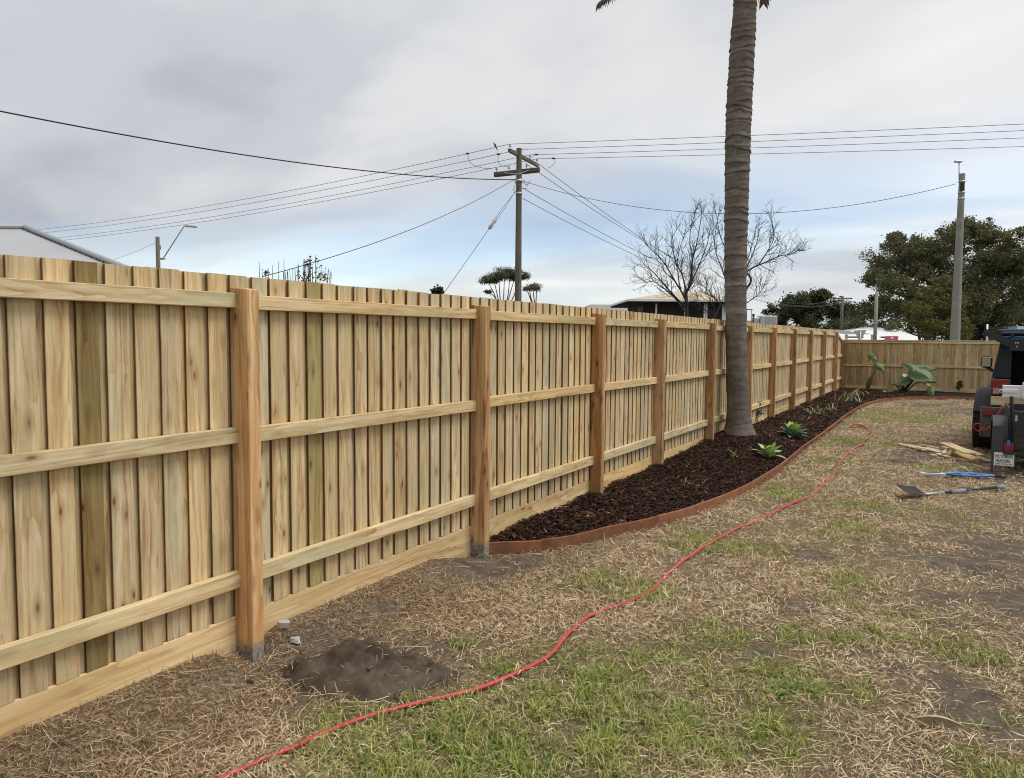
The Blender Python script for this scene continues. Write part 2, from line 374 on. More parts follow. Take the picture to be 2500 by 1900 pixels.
gx = np.arange(-3.5, 7.01, 0.05); gy = np.arange(0.2, 29.01, 0.05)
XX, YY = np.meshgrid(gx, gy); V = np.stack([XX.ravel(), YY.ravel(), gh(XX, YY).ravel()], 1)
nx, ny = len(gx), len(gy)
ii = (np.arange(ny-1)[:, None]*nx + np.arange(nx-1)[None]).ravel()
F = np.stack([ii, ii+1, ii+nx+1, ii+nx], 1)
me = mesh_np('lawn', V, F, attrs={'soil': soilmask(XX, YY).ravel(), 'green': greenmask(XX, YY).ravel()})
m, t, b = newmat('lawn_ground'); q = NT(t)
oc = q.n('ShaderNodeTexCoord').outputs['Object']
so = q.n('ShaderNodeAttribute', attribute_name='soil').outputs['Fac']; gr = q.n('ShaderNodeAttribute', attribute_name='green').outputs['Fac']
nf = q.noise(oc, 55, 5, 0.7); nm = q.noise(oc, 7, 4, 0.6); nv = q.noise(q.vmul(oc, (1, 0.35, 1)), 130, 3, 0.7)
thatch = q.ramp(q.math('ADD', q.math('MULTIPLY', nf, 0.6), q.math('MULTIPLY', nv, 0.4)), [(0.35, (0.040, 0.029, 0.018)), (0.5, (0.19, 0.140, 0.086)), (0.65, (0.46, 0.36, 0.235))])
thatch = q.mix(q.mr(nm, 0.35, 0.7, 0, 0.5), thatch, q.ramp(nf, [(0.3, (0.09, 0.06, 0.032)), (0.7, (0.22, 0.15, 0.08))]))
soilc = q.ramp(q.math('ADD', q.math('MULTIPLY', nf, 0.5), q.math('MULTIPLY', nm, 0.5)), [(0.3, (0.052, 0.039, 0.029)), (0.5, (0.125, 0.097, 0.073)), (0.7, (0.26, 0.21, 0.165))])
greenc = q.ramp(nf, [(0.3, (0.040, 0.042, 0.016)), (0.7, (0.22, 0.21, 0.095))])
c = q.mix(q.math('MULTIPLY', gr, 0.7), thatch, greenc); c = q.mix(so, c, soilc)
q.link(c, b.inputs['Base Color']); b.inputs['Roughness'].default_value = 0.95; b.inputs['Specular IOR Level'].default_value = 0.15
q.bump(nf, 0.8, 0.02, b)
lawn = link('lawn', me, m, smooth=True); tag(lawn, 'patchy back yard ground of dead grass, thin green grass and bare soil', kind='structure')

m, t, b = newmat('far_ground'); q = NT(t); oc = q.n('ShaderNodeTexCoord').outputs['Object']
q.link(q.ramp(q.noise(oc, 0.4, 5, 0.6), [(0.35, (0.07, 0.075, 0.03)), (0.65, (0.16, 0.13, 0.075))]), b.inputs['Base Color']); b.inputs['Roughness'].default_value = 0.95
o = MB().add([(-900, -900, -0.06), (900, -900, -0.06), (900, 900, -0.06), (-900, 900, -0.06)], [(0, 1, 2, 3)]).build('ground', m)
tag(o, 'flat neighbourhood ground reaching to the horizon', kind='structure')

# ------------------------------------------------------------------ mulch bed outline (needed by the grass too)
EDGE_PX = [(1197, 1362), (1345, 1345), (1480, 1315), (1625, 1280), (1740, 1242), (1830, 1200), (1900, 1155), (1960, 1105), (2020, 1060), (2080, 1012), (2130, 988)]
EDGE = [G(*p) for p in EDGE_PX] + [Vector((-1.25, 24.0, 0)), Vector((-0.3, 25.0, 0)), Vector((0.9, 25.55, 0)), Vector((2.5, 25.7, 0)), Vector((5.0, 25.7, 0))]
EDGE[0] = Vector((-3.06, 5.0, 0))
EDGE_D = catmull(EDGE, 14)
EP = np.array([(p.x, p.y) for p in EDGE_D])
BED = np.concatenate([EP, [(5.0, 27.55), (-3.19, 27.6), (-3.19, 5.0)]])
def inpoly(x, y, poly):
    c = np.zeros(np.shape(x), bool); n = len(poly); j = n-1
    for i in range(n):
        xi, yi = poly[i]; xj, yj = poly[j]
        k = ((yi > y) != (yj > y)) & (x < (xj-xi)*(y-yi)/(yj-yi+1e-12)+xi); c ^= k; j = i
    return c
def edist(x, y):
    x = np.ravel(x); y = np.ravel(y); o = np.empty(len(x))
    for a in range(0, len(x), 20000):
        o[a:a+20000] = np.sqrt(((x[a:a+20000, None]-EP[None, :, 0])**2 + (y[a:a+20000, None]-EP[None, :, 1])**2).min(1))
    return o
PALM = (-2.80, 12.35)
def mh(x, y, d):
    x = np.ravel(x); y = np.ravel(y)
    s = np.clip(d/0.7, 0, 1); s = s*s*(3-2*s)
    h = 0.055 + 0.045*s + (fbm(x*2.3, y*2.3, 31, 3)-0.5)*0.06*s + 0.11*np.exp(-((x-PALM[0]+0.1)**2/0.5+(y-PALM[1])**2/1.6)) + 0.04*np.exp(-((y-10.5)**2)/3.0)*s
    return h

# ------------------------------------------------------------------ grass
def ribbons(P, az, ln, lift, curl, wd, col, tipz=None, up=False):
    """two-piece bent blades; P base points, az heading, lift start angle, curl change of angle"""
    n = len(P); d = np.stack([np.cos(az), np.sin(az), np.zeros(n)], 1); sd_ = np.stack([-np.sin(az), np.cos(az), np.zeros(n)], 1)
    h = ln/2
    a1 = lift; a2 = lift+curl
    bend = (RNG.random(n)-0.5)[:, None]*0.5
    p1 = P + d*(h*np.cos(a1))[:, None] + np.array([0, 0, 1.0])*(h*np.sin(a1))[:, None]
    d2 = d + sd_*bend*1.2
    p2 = p1 + d2*(h*np.cos(a2))[:, None] + np.array([0, 0, 1.0])*(h*np.sin(a2))[:, None]
    if tipz is not None: p2[:, 2] = np.maximum(p2[:, 2], tipz)
    tw = (RNG.random(n)-0.5)*1.6
    side = sd_*np.cos(tw)[:, None] + np.array([0, 0, 1.0])*np.sin(tw)[:, None]
    w_ = (wd/2)[:, None]*side
    V = np.stack([P-w_*0.9, P+w_*0.9, p1-w_, p1+w_, p2-w_*0.25, p2+w_*0.25], 1).reshape(-1, 3)
    b = np.arange(n)[:, None]*6
    F = np.concatenate([b+np.array([0, 1, 3, 2]), b+np.array([2, 3, 5, 4])], 0)
    C = np.repeat(col, 6, 0)
    return V, F, C
def scatter(n, y0=1.3, y1=27.0):
    y = np.exp(RNG.uniform(np.log(y0), np.log(y1), n))
    xr = np.clip(0.12*y+0.9, 1.2, 4.0); x = RNG.uniform(-3.14, xr)
    return x, y
def mixc(cols, n, jit=0.15):
    c = np.array(cols)[RNG.integers(0, len(cols), n)]; return c*(1+(RNG.random((n, 1))-0.5)*2*jit)
def outbed(x, y): return ~inpoly(x, y, BED)

n = 420000; x, y = scatter(n); sm_ = soilmask(x, y); gm = greenmask(x, y)
fz = fbm(x*2.4, y*2.4, 77, 3)
keep = outbed(x, y) & (RNG.random(n) < (1-0.93*sm_)*(1-0.45*gm)*(0.25+1.3*np.clip((fz-0.32)*2.2, 0, 1)))
x, y, gm, fz = x[keep], y[keep], gm[keep], fz[keep]; n = len(x)
P = np.stack([x, y, gh(x, y)+RNG.uniform(-0.002, 0.024, n)], 1)
far = np.clip(y/9, 0, 1.6)
col = mixc([(0.76, 0.62, 0.42), (0.66, 0.50, 0.31), (0.52, 0.37, 0.21), (0.82, 0.70, 0.50), (0.16, 0.10, 0.06), (0.62, 0.47, 0.29), (0.34, 0.23, 0.13)], n, 0.22)
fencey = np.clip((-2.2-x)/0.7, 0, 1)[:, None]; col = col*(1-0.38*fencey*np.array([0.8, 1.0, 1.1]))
pale = ((np.exp(-((x+0.75)**2+(y-3.25)**2)/0.35) > 0.3) & (RNG.random(n) < 0.6))[:, None]
col = np.where(pale, np.array([[0.60, 0.47, 0.30]])*(0.8+0.4*RNG.random((n, 1))), col)
yl = (gm > 0.35)[:, None]; col = np.where(yl & (RNG.random((n, 1)) < 0.5), np.array([[0.36, 0.33, 0.12]])*(0.7+0.6*RNG.random((n, 1))), col)
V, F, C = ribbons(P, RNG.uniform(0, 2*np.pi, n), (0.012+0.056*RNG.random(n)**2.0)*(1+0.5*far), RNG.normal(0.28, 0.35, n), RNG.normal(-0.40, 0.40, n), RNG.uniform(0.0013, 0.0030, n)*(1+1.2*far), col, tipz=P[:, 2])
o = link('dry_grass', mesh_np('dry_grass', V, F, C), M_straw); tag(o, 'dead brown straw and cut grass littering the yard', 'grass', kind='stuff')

n = 3800; x, y = scatter(n, 1.6, 16); keep = outbed(x, y) & (RNG.random(n) < 0.9-0.6*greenmask(x, y)); x, y = x[keep], y[keep]; n = len(x)
P = np.stack([x, y, gh(x, y)+RNG.uniform(0.008, 0.022, n)], 1)
V, F, C = ribbons(P, RNG.uniform(0, 2*np.pi, n), RNG.uniform(0.08, 0.24, n), RNG.normal(0.08, 0.10, n), RNG.normal(-0.12, 0.12, n), RNG.uniform(0.002, 0.0042, n), mixc([(0.58, 0.47, 0.29), (0.62, 0.52, 0.34), (0.46, 0.34, 0.18)], n), tipz=P[:, 2])
o = link('long_straw', mesh_np('long_straw', V, F, C), M_straw); tag(o, 'long pale straw stalks lying loose on the grass', 'straw', kind='stuff')

n = 400000; x, y = scatter(n, 1.5, 26); sm_ = soilmask(x, y); gm = greenmask(x, y); tf = fbm(x*14, y*14, 55, 2)
keep = outbed(x, y) & (RNG.random(n) < gm*(1-0.9*sm_)*np.clip((tf-0.30)*2.6, 0.06, 1))
x, y, gm, tf = x[keep], y[keep], gm[keep], tf[keep]; n = len(x); far = np.clip(y/9, 0, 1.6)
P = np.stack([x, y, gh(x, y)-0.002], 1)
col = mixc([(0.23, 0.29, 0.055), (0.31, 0.36, 0.075), (0.14, 0.21, 0.05), (0.44, 0.45, 0.14), (0.56, 0.52, 0.24), (0.36, 0.38, 0.10)], n, 0.25)
V, F, C = ribbons(P, RNG.uniform(0, 2*np.pi, n), RNG.uniform(0.022, 0.062, n)*(0.6+0.7*gm)*(0.7+0.6*tf)*(1+0.3*far), RNG.uniform(0.35, 1.35, n), RNG.normal(-0.55, 0.35, n), RNG.uniform(0.0022, 0.0042, n)*(1+0.9*far), col)
o = link('green_grass', mesh_np('green_grass', V, F, C), M_blade); tag(o, 'thin green grass growing in patches between the dead grass', 'grass', kind='stuff')

# broad weed leaves low in the grass
ctr = [G(px, py) for px, py in [(1150, 1720), (1120, 1760), (1060, 1800), (1230, 1830), (1190, 1840), (970, 1860), (1140, 1870), (1900, 1680), (1920, 1690), (1380, 1640), (1420, 1660), (1480, 1650), (1660, 1720), (1850, 1605), (840, 1840), (1010, 1740), (1330, 1880), (1690, 1780), (1500, 1790)]]
Vs, Fs, Cs = [], [], []; k = 0
for c0 in ctr:
    for i in range(26):
        a = random.uniform(0, 6.28); rr = abs(random.gauss(0, 0.075)); bx, by = c0.x+rr*math.cos(a), c0.y+rr*math.sin(a)
        az = a+random.gauss(0, 0.8); ln = random.uniform(0.022, 0.055); wd = ln*random.uniform(0.26, 0.45); z0 = ghf(bx, by)+random.uniform(0.004, 0.022)
        d = np.array([math.cos(az), math.sin(az), 0]); s_ = np.array([-math.sin(az), math.cos(az), random.uniform(-0.4, 0.4)]); up = np.array([0, 0, 1.0])
        b0 = np.array([bx, by, z0]); l1 = random.uniform(0.0, 0.5); l2 = l1-random.uniform(0.2, 0.8)
        m1 = b0+d*ln*0.5+up*ln*0.5*l1; t1 = m1+d*ln*0.5+up*ln*0.5*l2
        Vs += [b0, m1-s_*wd/2, m1-up*wd*0.10, m1+s_*wd/2, t1]
        Fs += [(k, k+1, k+2), (k, k+2, k+3), (k+1, k+4, k+2), (k+2, k+4, k+3)]
        cc = np.array(random.choice([(0.14, 0.23, 0.05), (0.19, 0.29, 0.07), (0.27, 0.37, 0.12), (0.12, 0.19, 0.06)]))*random.uniform(0.8, 1.2); Cs += [cc]*5; k += 5
o = link('lawn_weeds', mesh_np('lawn_weeds', np.array(Vs), np.array(Fs), np.array(Cs)), M_blade); tag(o, 'low broad-leaved weeds spread in the greenest grass', 'weeds', kind='stuff')

# ------------------------------------------------------------------ paling fence along the left side
XF = -3.048; XB = -3.173                       # outer and inner faces of the posts
POST_Y = [0.52, 2.758, 5.007, 7.252, 9.159, 11.469, 13.95, 16.06, 18.38, 20.74, 23.08, 25.59]
YC = 27.55                                     # the corner
fence = empty('paling_fence', (XB, 14, 0), 'long tall pale pine paling fence with rails and orange posts down the left side', 'fence')
def tintobj(o, s=0.06, base=(1, 1, 1)):
    k = 1+random.gauss(0, s); h = random.gauss(0, 0.035); o.color = (base[0]*k*(1+h), base[1]*k, base[2]*k*(1-h*1.6), 1); return o
for i, py in enumerate(POST_Y):
    top = 1.932 + random.uniform(-0.004, 0.006); mb = MB(); bm = bmesh.new(); bmesh.ops.create_cube(bm, size=1.0)
    for v in bm.verts:
        v.co = Vector((v.co.x*0.125+XF-0.0625, v.co.y*0.077+py-0.0385, (-0.35 if v.co.z < 0 else top-(0.012 if v.co.x > 0 else 0.0))))
    bmesh.ops.bevel(bm, geom=[e for e in bm.edges], offset=0.004, segments=1, affect='EDGES')
    me = bpy.data.meshes.new('post'); bm.to_mesh(me); bm.free()
    o = link('post', me, M_post, None, (XF-0.0625, py-0.0385, 0)); o.parent = fence; o.location = Vector((XF-0.0625, py-0.0385, 0))-Vector(fence.location)
    o.rotation_euler = (random.gauss(0, 0.002), random.gauss(0, 0.002), random.gauss(0, 0.012)); tintobj(o, 0.09)
ends = POST_Y + [YC]
for bay in range(len(ends)-1):
    ya, yb = ends[bay]-0.036, ends[bay+1]-0.042
    for zc, hh in ((1.859, 0.074), (1.176, 0.08), (0.438, 0.085)):
        if bay == len(ends)-2 and zc > 1.8: continue
        L_ = yb-ya; me = bpy.data.meshes.new('rail'); bm = bmesh.new(); bmesh.ops.create_cube(bm, size=1.0)
        for v in bm.verts: v.co = Vector((v.co.x*0.044, v.co.y*L_, v.co.z*hh))
        bmesh.ops.bevel(bm, geom=list(bm.edges), offset=0.003, segments=1, affect='EDGES'); bm.to_mesh(me); bm.free()
        o = link('rail', me, M_rail); o.parent = fence
        o.location = Vector((XB+0.024+random.uniform(-0.001, 0.001), (ya+yb)/2, zc+random.gauss(0, 0.004)))-Vector(fence.location)
        o.rotation_euler = (random.gauss(0, 0.0012), 0, 0); tintobj(o, 0.05, (1.04, 1.04, 1.04))
    me = bpy.data.meshes.new('plinth_board'); bm = bmesh.new(); bmesh.ops.create_cube(bm, size=1.0); L_ = yb-ya
    for v in bm.verts: v.co = Vector((v.co.x*0.032, v.co.y*(L_-0.003), v.co.z*0.26))
    bmesh.ops.bevel(bm, geom=list(bm.edges), offset=0.003, segments=1, affect='EDGES'); bm.to_mesh(me); bm.free()
    o = link('plinth_board', me, M_plinth); o.parent = fence; o.location = Vector((XB-0.0185, (ya+yb)/2, 0.100))-Vector(fence.location); tintobj(o, 0.04, (1.03, 1.02, 1.0))
def paling_mesh(wd, ht, th):
    me = bpy.data.meshes.new('paling'); bm = bmesh.new(); bmesh.ops.create_cube(bm, size=1.0)
    for v in bm.verts: v.co = Vector((v.co.x*th, v.co.y*wd, v.co.z*ht))
    bmesh.ops.bevel(bm, geom=[e for e in bm.edges if abs(e.verts[0].co.z-e.verts[1].co.z) > 0.1], offset=0.002, segments=1, affect='EDGES')
    bm.normal_update()
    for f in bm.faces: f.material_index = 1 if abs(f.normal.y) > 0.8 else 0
    bm.to_mesh(me); bm.free(); return me
PH = 1.99-0.232
pm_f = [paling_mesh(0.099+0.010*_/6, PH, 0.016) for _ in range(7)]; pm_b = [paling_mesh(0.102, PH, 0.014) for _ in range(2)]
for me in pm_f+pm_b: me.materials.append(M_pal); me.materials.append(M_paling_edge)
front = []; back = []; yy = 0.4845; i = 0
while yy < YC-0.05:
    front.append(yy); back.append(yy+0.0662); yy += 0.1325; i += 1
dark = {}
for px, base in ((205*1.131, (0.47, 0.43, 0.29)), (677*1.131, (0.58, 0.59, 0.43))):
    yq = onX(px, 1000, XB).y; dark[min(range(len(front)), key=lambda k: abs(front[k]-yq))] = base
for px in (1490, 1690): pass
nind = 0; rest = MB()
RAKE0 = 25.62
def topz(y): return 1.99 if y < RAKE0 else 1.99-(y-RAKE0)/(YC-RAKE0)*0.30
for k, y in enumerate(front):
    me = pm_f[(k*5+k//7) % 7]; top = topz(y)
    if top < 1.985:
        me = paling_mesh(0.102, PH-(1.99-top), 0.016); me.materials.append(M_pal); me.materials.append(M_paling_edge)
    o = bpy.data.objects.new('paling', me); COL.objects.link(o); o.parent = fence; nind += 1
    o.location = Vector((XB-0.0090-random.uniform(0, 0.0015), y+random.gauss(0, 0.003), 0.232+(PH-(1.99-top))/2+random.gauss(0, 0.0016)))-Vector(fence.location)
    o.rotation_euler = (random.gauss(0, 0.0010), random.gauss(0, 0.0008), random.gauss(0, 0.018))
    tintobj(o, 0.07, dark.get(k, (1, 1, 1)))
for k, y in enumerate(back):
    top = topz(y); loc = Vector((XB-0.0265, y+random.gauss(0, 0.006), 0.232+(PH-(1.99-top))/2+random.gauss(0, 0.003)))
    if nind < 300 and top > 1.985:
        o = bpy.data.objects.new('paling', pm_b[k % 2]); COL.objects.link(o); o.parent = fence; nind += 1
        o.location = loc-Vector(fence.location); o.rotation_euler = (random.gauss(0, 0.001), 0, random.gauss(0, 0.006)); tintobj(o, 0.07, (0.93, 0.92, 0.88))
    else: rest.box(loc, (0.014, 0.102, PH-(1.99-top)))
o = rest.build('far_rear_palings', M_pal, fence); o['kind'] = 'stuff'
# raking cap and corner post
mb = MB(); mb.beam((XB+0.01, RAKE0-0.02, 1.965), (XB+0.01, YC, 1.665), 0.05, 0.075); o = mb.build('raking_rail', M_rail, fence); o.color = (0.8, 0.75, 0.7, 1)
mb = MB(); mb.b2((XB+0.002, YC-0.10, -0.3), (XB+0.125, YC-0.022, 1.64), 0.004); o = mb.build('post', M_post, fence); tintobj(o, 0.03, (0.85, 0.8, 0.8))

# ------------------------------------------------------------------ back fence
bf = empty('back_fence', (0, YC+0.05, 0), 'low capped pine paling fence across the far end of the yard', 'fence')
BX0, BX1, BTOP = XB-0.05, 6.2, 1.615
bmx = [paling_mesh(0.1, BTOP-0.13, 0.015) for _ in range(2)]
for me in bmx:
    me.materials.append(M_palb); me.materials.append(M_paling_edge); me.transform(Matrix.Rotation(math.pi/2, 4, 'Z'))
xx = BX0+0.05; k = 0
while xx < BX1:
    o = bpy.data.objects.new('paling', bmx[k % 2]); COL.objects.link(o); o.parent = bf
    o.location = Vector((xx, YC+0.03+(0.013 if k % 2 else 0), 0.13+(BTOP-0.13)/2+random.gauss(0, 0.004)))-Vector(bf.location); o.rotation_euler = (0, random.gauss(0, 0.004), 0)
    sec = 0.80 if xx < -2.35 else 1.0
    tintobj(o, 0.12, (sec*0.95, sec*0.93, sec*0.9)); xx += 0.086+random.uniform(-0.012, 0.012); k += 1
cuts = [BX0, -0.9, 1.5, 3.9, BX1]
for a, c_ in zip(cuts[:-1], cuts[1:]):
    for nm, lo, hi in (('capping', (a+0.002, YC-0.03, BTOP+0.052), (c_-0.002, YC+0.09, BTOP+0.082)), ('cap_fascia', (a+0.002, YC-0.012, BTOP-0.02), (c_-0.002, YC+0.021, BTOP+0.050)), ('rail', (a+0.002, YC-0.022, 0.84), (c_-0.002, YC+0.02, 0.915)), ('plinth_board', (a+0.002, YC-0.005, 0.085), (c_-0.002, YC+0.02, 0.20))):
        o = MB().b2(lo, hi, 0.003).build(nm, M_railx, bf); tintobj(o, 0.05, (1.05, 1.03, 1.0))
mb = MB().b2((BX0, YC+0.06, -0.2), (BX1, YC+0.075, 0.14)); mb.build('dark_gap_sheet', M_blackmatt, bf)  # black sheet standing in for the shaded gap under the plinth
for px in (-0.9, 1.5, 3.9, 6.1):
    tintobj(MB().b2((px-0.05, YC+0.08, -0.3), (px+0.05, YC+0.17, BTOP-0.01), 0.004).build('post', M_post, bf), 0.05)

# ------------------------------------------------------------------ mulch bed, edging
bx = np.arange(-3.2, 5.01, 0.06); by = np.arange(4.9, 27.61, 0.06); XX, YY = np.meshgrid(bx, by)
d = edist(XX, YY); ins = inpoly(XX.ravel(), YY.ravel(), BED); H_ = mh(XX, YY, d)
H_ = np.where(ins, H_-0.015, -0.06)
V = np.stack([XX.ravel(), YY.ravel(), H_], 1); nx, ny = len(bx), len(by)
ii = (np.arange(ny-1)[:, None]*nx + np.arange(nx-1)[None]).ravel(); F = np.stack([ii, ii+1, ii+nx+1, ii+nx], 1)
ok = ins[F].sum(1) >= 3; F = F[ok]
bed = link('mulch_bed', mesh_np('mulch_bed', V, F), M_mulchbase, smooth=True); tag(bed, 'curved garden bed of dark soil along the fence', kind='structure')
def chips(n, y0, y1, szmul):
    y = np.exp(RNG.uniform(np.log(y0), np.log(y1), n)); x = RNG.uniform(-3.16, -1.2 if y0 < 22 else 4.8, n)
    k = inpoly(x, y, BED); x, y = x[k], y[k]; d = edist(x, y); k = d > 0.03; x, y, d = x[k], y[k], d[k]; n = len(x)
    z = mh(x, y, d)+RNG.uniform(-0.016, 0.012, n)
    ln = RNG.uniform(0.024, 0.095, n)*szmul; wd = ln*RNG.uniform(0.10, 0.28, n); th = RNG.uniform(0.003, 0.007, n)*szmul
    az = RNG.uniform(0, 2*np.pi, n); tilt = RNG.normal(0, 0.24, n); rol = RNG.normal(0, 0.40, n)
    a = np.stack([np.cos(az)*np.cos(tilt), np.sin(az)*np.cos(tilt), np.sin(tilt)], 1); s0 = np.stack([-np.sin(az), np.cos(az), np.zeros(n)], 1); u_ = np.cross(a, s0)
    s1 = s0*np.cos(rol)[:, None]+u_*np.sin(rol)[:, None]; u1 = np.cross(a, s1)
    C0 = np.stack([x, y, z], 1); vs = []
    for i in (-1, 1):
        for j in (-1, 1):
            for l in (-1, 1):
                jit = RNG.uniform(0.55, 1.1, (n, 3))
                vs.append(C0 + a*(ln/2*i*jit[:, 0])[:, None] + s1*(wd/2*j*jit[:, 1])[:, None] + u1*(th/2*l*jit[:, 2])[:, None])
    V = np.stack(vs, 1).reshape(-1, 3); b = np.arange(n)[:, None]*8
    F = np.concatenate([b+np.array(f) for f in [(0, 1, 3, 2), (4, 6, 7, 5), (0, 4, 5, 1), (2, 3, 7, 6), (0, 2, 6, 4), (1, 5, 7, 3)]], 0)
    col = mixc([(0.026, 0.012, 0.008), (0.040, 0.017, 0.010), (0.066, 0.027, 0.014), (0.017, 0.009, 0.006), (0.032, 0.014, 0.009), (0.095, 0.040, 0.020)], n, 0.3)
    li = RNG.random(n) < 0.035; col[li] = np.array([0.20, 0.115, 0.06])*RNG.uniform(0.6, 1.5, (li.sum(), 1))
    return V, F, np.repeat(col, 8, 0)
parts = [chips(62000, 4.9, 27.5, 1.0), chips(18000, 12, 27.5, 1.6)]
off = 0; Vs = []; Fs = []; Cs = []
for V, F, C in parts: Vs.append(V); Fs.append(F+off); Cs.append(C); off += len(V)
o = link('bark_mulch', mesh_np('bark_mulch', np.concatenate(Vs), np.concatenate(Fs), np.concatenate(Cs)), M_chip); tag(o, 'dark brown bark mulch chips covering the garden bed', 'mulch', kind='stuff')

edging = empty('garden_edging', EDGE[4], 'curved red-brown timber edging board around the mulch bed', 'edging')
M_edges = [plain('edging_timber', (0.235*v_, 0.102*v_, 0.052*v_), 0.75, 0, 0.24, 9, 0.25) for v_ in (1.0, 0.84, 1.12)]
acc = 0; start = 0; lens = [0.42, 1.35, 1.6, 2.4, 2.4, 2.4, 2.4, 2.4, 2.4, 2.4, 2.4, 2.4, 2.4, 2.4]; li = 0; seg = [EDGE_D[0]]
def edgeboard(seg, k):
    if len(seg) < 2: return
    rows = []
    for i, p in enumerate(seg):
        a = seg[max(i-1, 0)]; c_ = seg[min(i+1, len(seg)-1)]; t_ = Vector((c_.x-a.x, c_.y-a.y, 0)).normalized(); nrm = Vector((t_.y, -t_.x, 0))
        if i == 0: p = p + t_*0.002
        hgt = 0.098+0.003*math.sin(i*0.4+k); zb = -0.05
        rows.append([p+nrm*0.011+Vector((0, 0, zb)), p+nrm*0.011+Vector((0, 0, hgt-0.003)), p+nrm*0.008+Vector((0, 0, hgt)), p-nrm*0.008+Vector((0, 0, hgt)), p-nrm*0.011+Vector((0, 0, hgt-0.003)), p-nrm*0.011+Vector((0, 0, zb))])
    mb = MB().grid(rows, False, True); n = len(rows)
    mb.add(rows[0], [(0, 1, 2, 3, 4, 5)]); mb.add(rows[-1], [(5, 4, 3, 2, 1, 0)])
    o = mb.build('edging_board', M_edges[k % 3], edging)
for p, p2 in zip(EDGE_D[:-1], EDGE_D[1:]):
    acc += (p2-p).length; seg.append(p2)
    if acc > lens[li]: edgeboard(seg, li); li += 1; acc = 0; seg = [p2]
edgeboard(seg, li)

# soil heap by the second post
def heap(name, c, rx, ry, hgt, seed, mat, rot=0.0):
    n = 46; rows = []; 
    for i in range(n):
        r = []
        for j in range(n):
            u, v_ = (i/(n-1)-0.5)*2.5, (j/(n-1)-0.5)*2.5; dd = math.sqrt(u*u+v_*v_)
            nn = float(fbm(u*2.2+seed, v_*2.2, seed, 4)); e = max(0, 1-dd+0.55*(nn-0.5))
            xq = c.x+(u*rx*math.cos(rot)-v_*ry*math.sin(rot)); yq = c.y+(u*rx*math.sin(rot)+v_*ry*math.cos(rot))
            z = ghf(xq, yq)-0.02 + hgt*(min(1, e*1.5)**0.8)*(0.45+1.05*float(fbm(u*4.5, v_*4.5, seed+5, 4))) + 0.030*float(fbm(u*13, v_*13, seed+7, 3))
            r.append(Vector((xq, yq, z)))
        rows.append(r)
    return MB().grid(rows).build(name, mat, None, c)
hc = G(885, 1650); o = heap('soil_heap', hc, 0.43, 0.25, 0.125, 3, M_soil, 0.35); tag(o, 'low heap of dark soil on the grass near the nearest fence post', 'soil heap')
mb = MB(); bvh = o
hv = np.array([tuple(v.co) for v in o.data.vertices])+np.array(o.location)
for k in range(60):
    p = hv[random.randrange(len(hv))]; 
    if p[2]-ghf(p[0], p[1]) < -0.012 and random.random() < 0.8: continue
    r_ = abs(random.gauss(0, .0045))+.002; mb.box((p[0]+random.gauss(0, .012), p[1]+random.gauss(0, .012), max(p[2], ghf(p[0], p[1]))+r_*0.2), (r_*2.2, r_*1.7, r_*1.4), random.uniform(0, 3), random.uniform(-.5, .5), random.uniform(-.5, .5), r_*0.35)
co = mb.build('clods', M_soil, o); co['kind'] = 'stuff'
hk = hv[[i for i in range(len(hv)) if hv[i][2] > ghf(hv[i][0], hv[i][1])-0.01]]; hp_ = hk[RNG.integers(0, len(hk), 200)]+RNG.normal(0, .01, (200, 3))*np.array([1, 1, 0])+np.array([0, 0, .004])
V, F, C = ribbons(hp_, RNG.uniform(0, 6.28, 200), RNG.uniform(.02, .08, 200), RNG.normal(.15, .2, 200), RNG.normal(-.25, .2, 200), RNG.uniform(.0014, .003, 200), mixc([(0.60, 0.46, 0.28), (0.42, 0.30, 0.17)], 200), tipz=hp_[:, 2])
so_ = link('straw', mesh_np('straw', V, F, C), M_straw, o); so_['kind'] = 'stuff'
for px, py, l_, wd, ht, a, lb in ((688, 1543, 0.085, 0.045, 0.03, 0.3, 'larger white rubble block beside the nearest fence post'), (722, 1562, 0.065, 0.03, 0.02, -0.5, 'smaller white rubble chip beside the larger block')):
    c = G(px, py, 0.07); me_ = MB().prism([Vector((c.x+l_/2*math.cos(a+q_)*random.uniform(.65, 1.1), c.y+wd*0.7*math.sin(a+q_)*random.uniform(.65, 1.1), ghf(c.x, c.y)+0.004+random.uniform(0, .008))) for q_ in np.linspace(0, 5.4, 7)], (random.uniform(-.012, .012), .006, ht))
    o = me_.build('rubble_block', plain('rubble', (0.44, 0.43, 0.41), 0.9, 0, 0.2, 40), None, c); tag(o, lb, 'rubble', 'white rubble by the post')
c = G(2290, 1788); pts = []
rows = []
for i in range(13):
    u = i/12-0.5; wv = 0.022*math.cos(u*2.6); cen = c+Vector((u*0.20, u*0.03, ghf(c.x, c.y)+0.024+0.012*math.cos(u*3)))
    rows.append([cen+Vector((0, -math.cos(q_)*wv, math.sin(q_)*wv*1.1)) for q_ in np.linspace(1.15, 4.3, 9)])
o = MB().grid(rows).build('curled_bark', plain('bark_sheet', (0.42, 0.33, 0.20), 0.8, 0, 0.3, 30), None, c); tag(o, 'curled dry piece of bark lying on the near grass at right', 'bark')

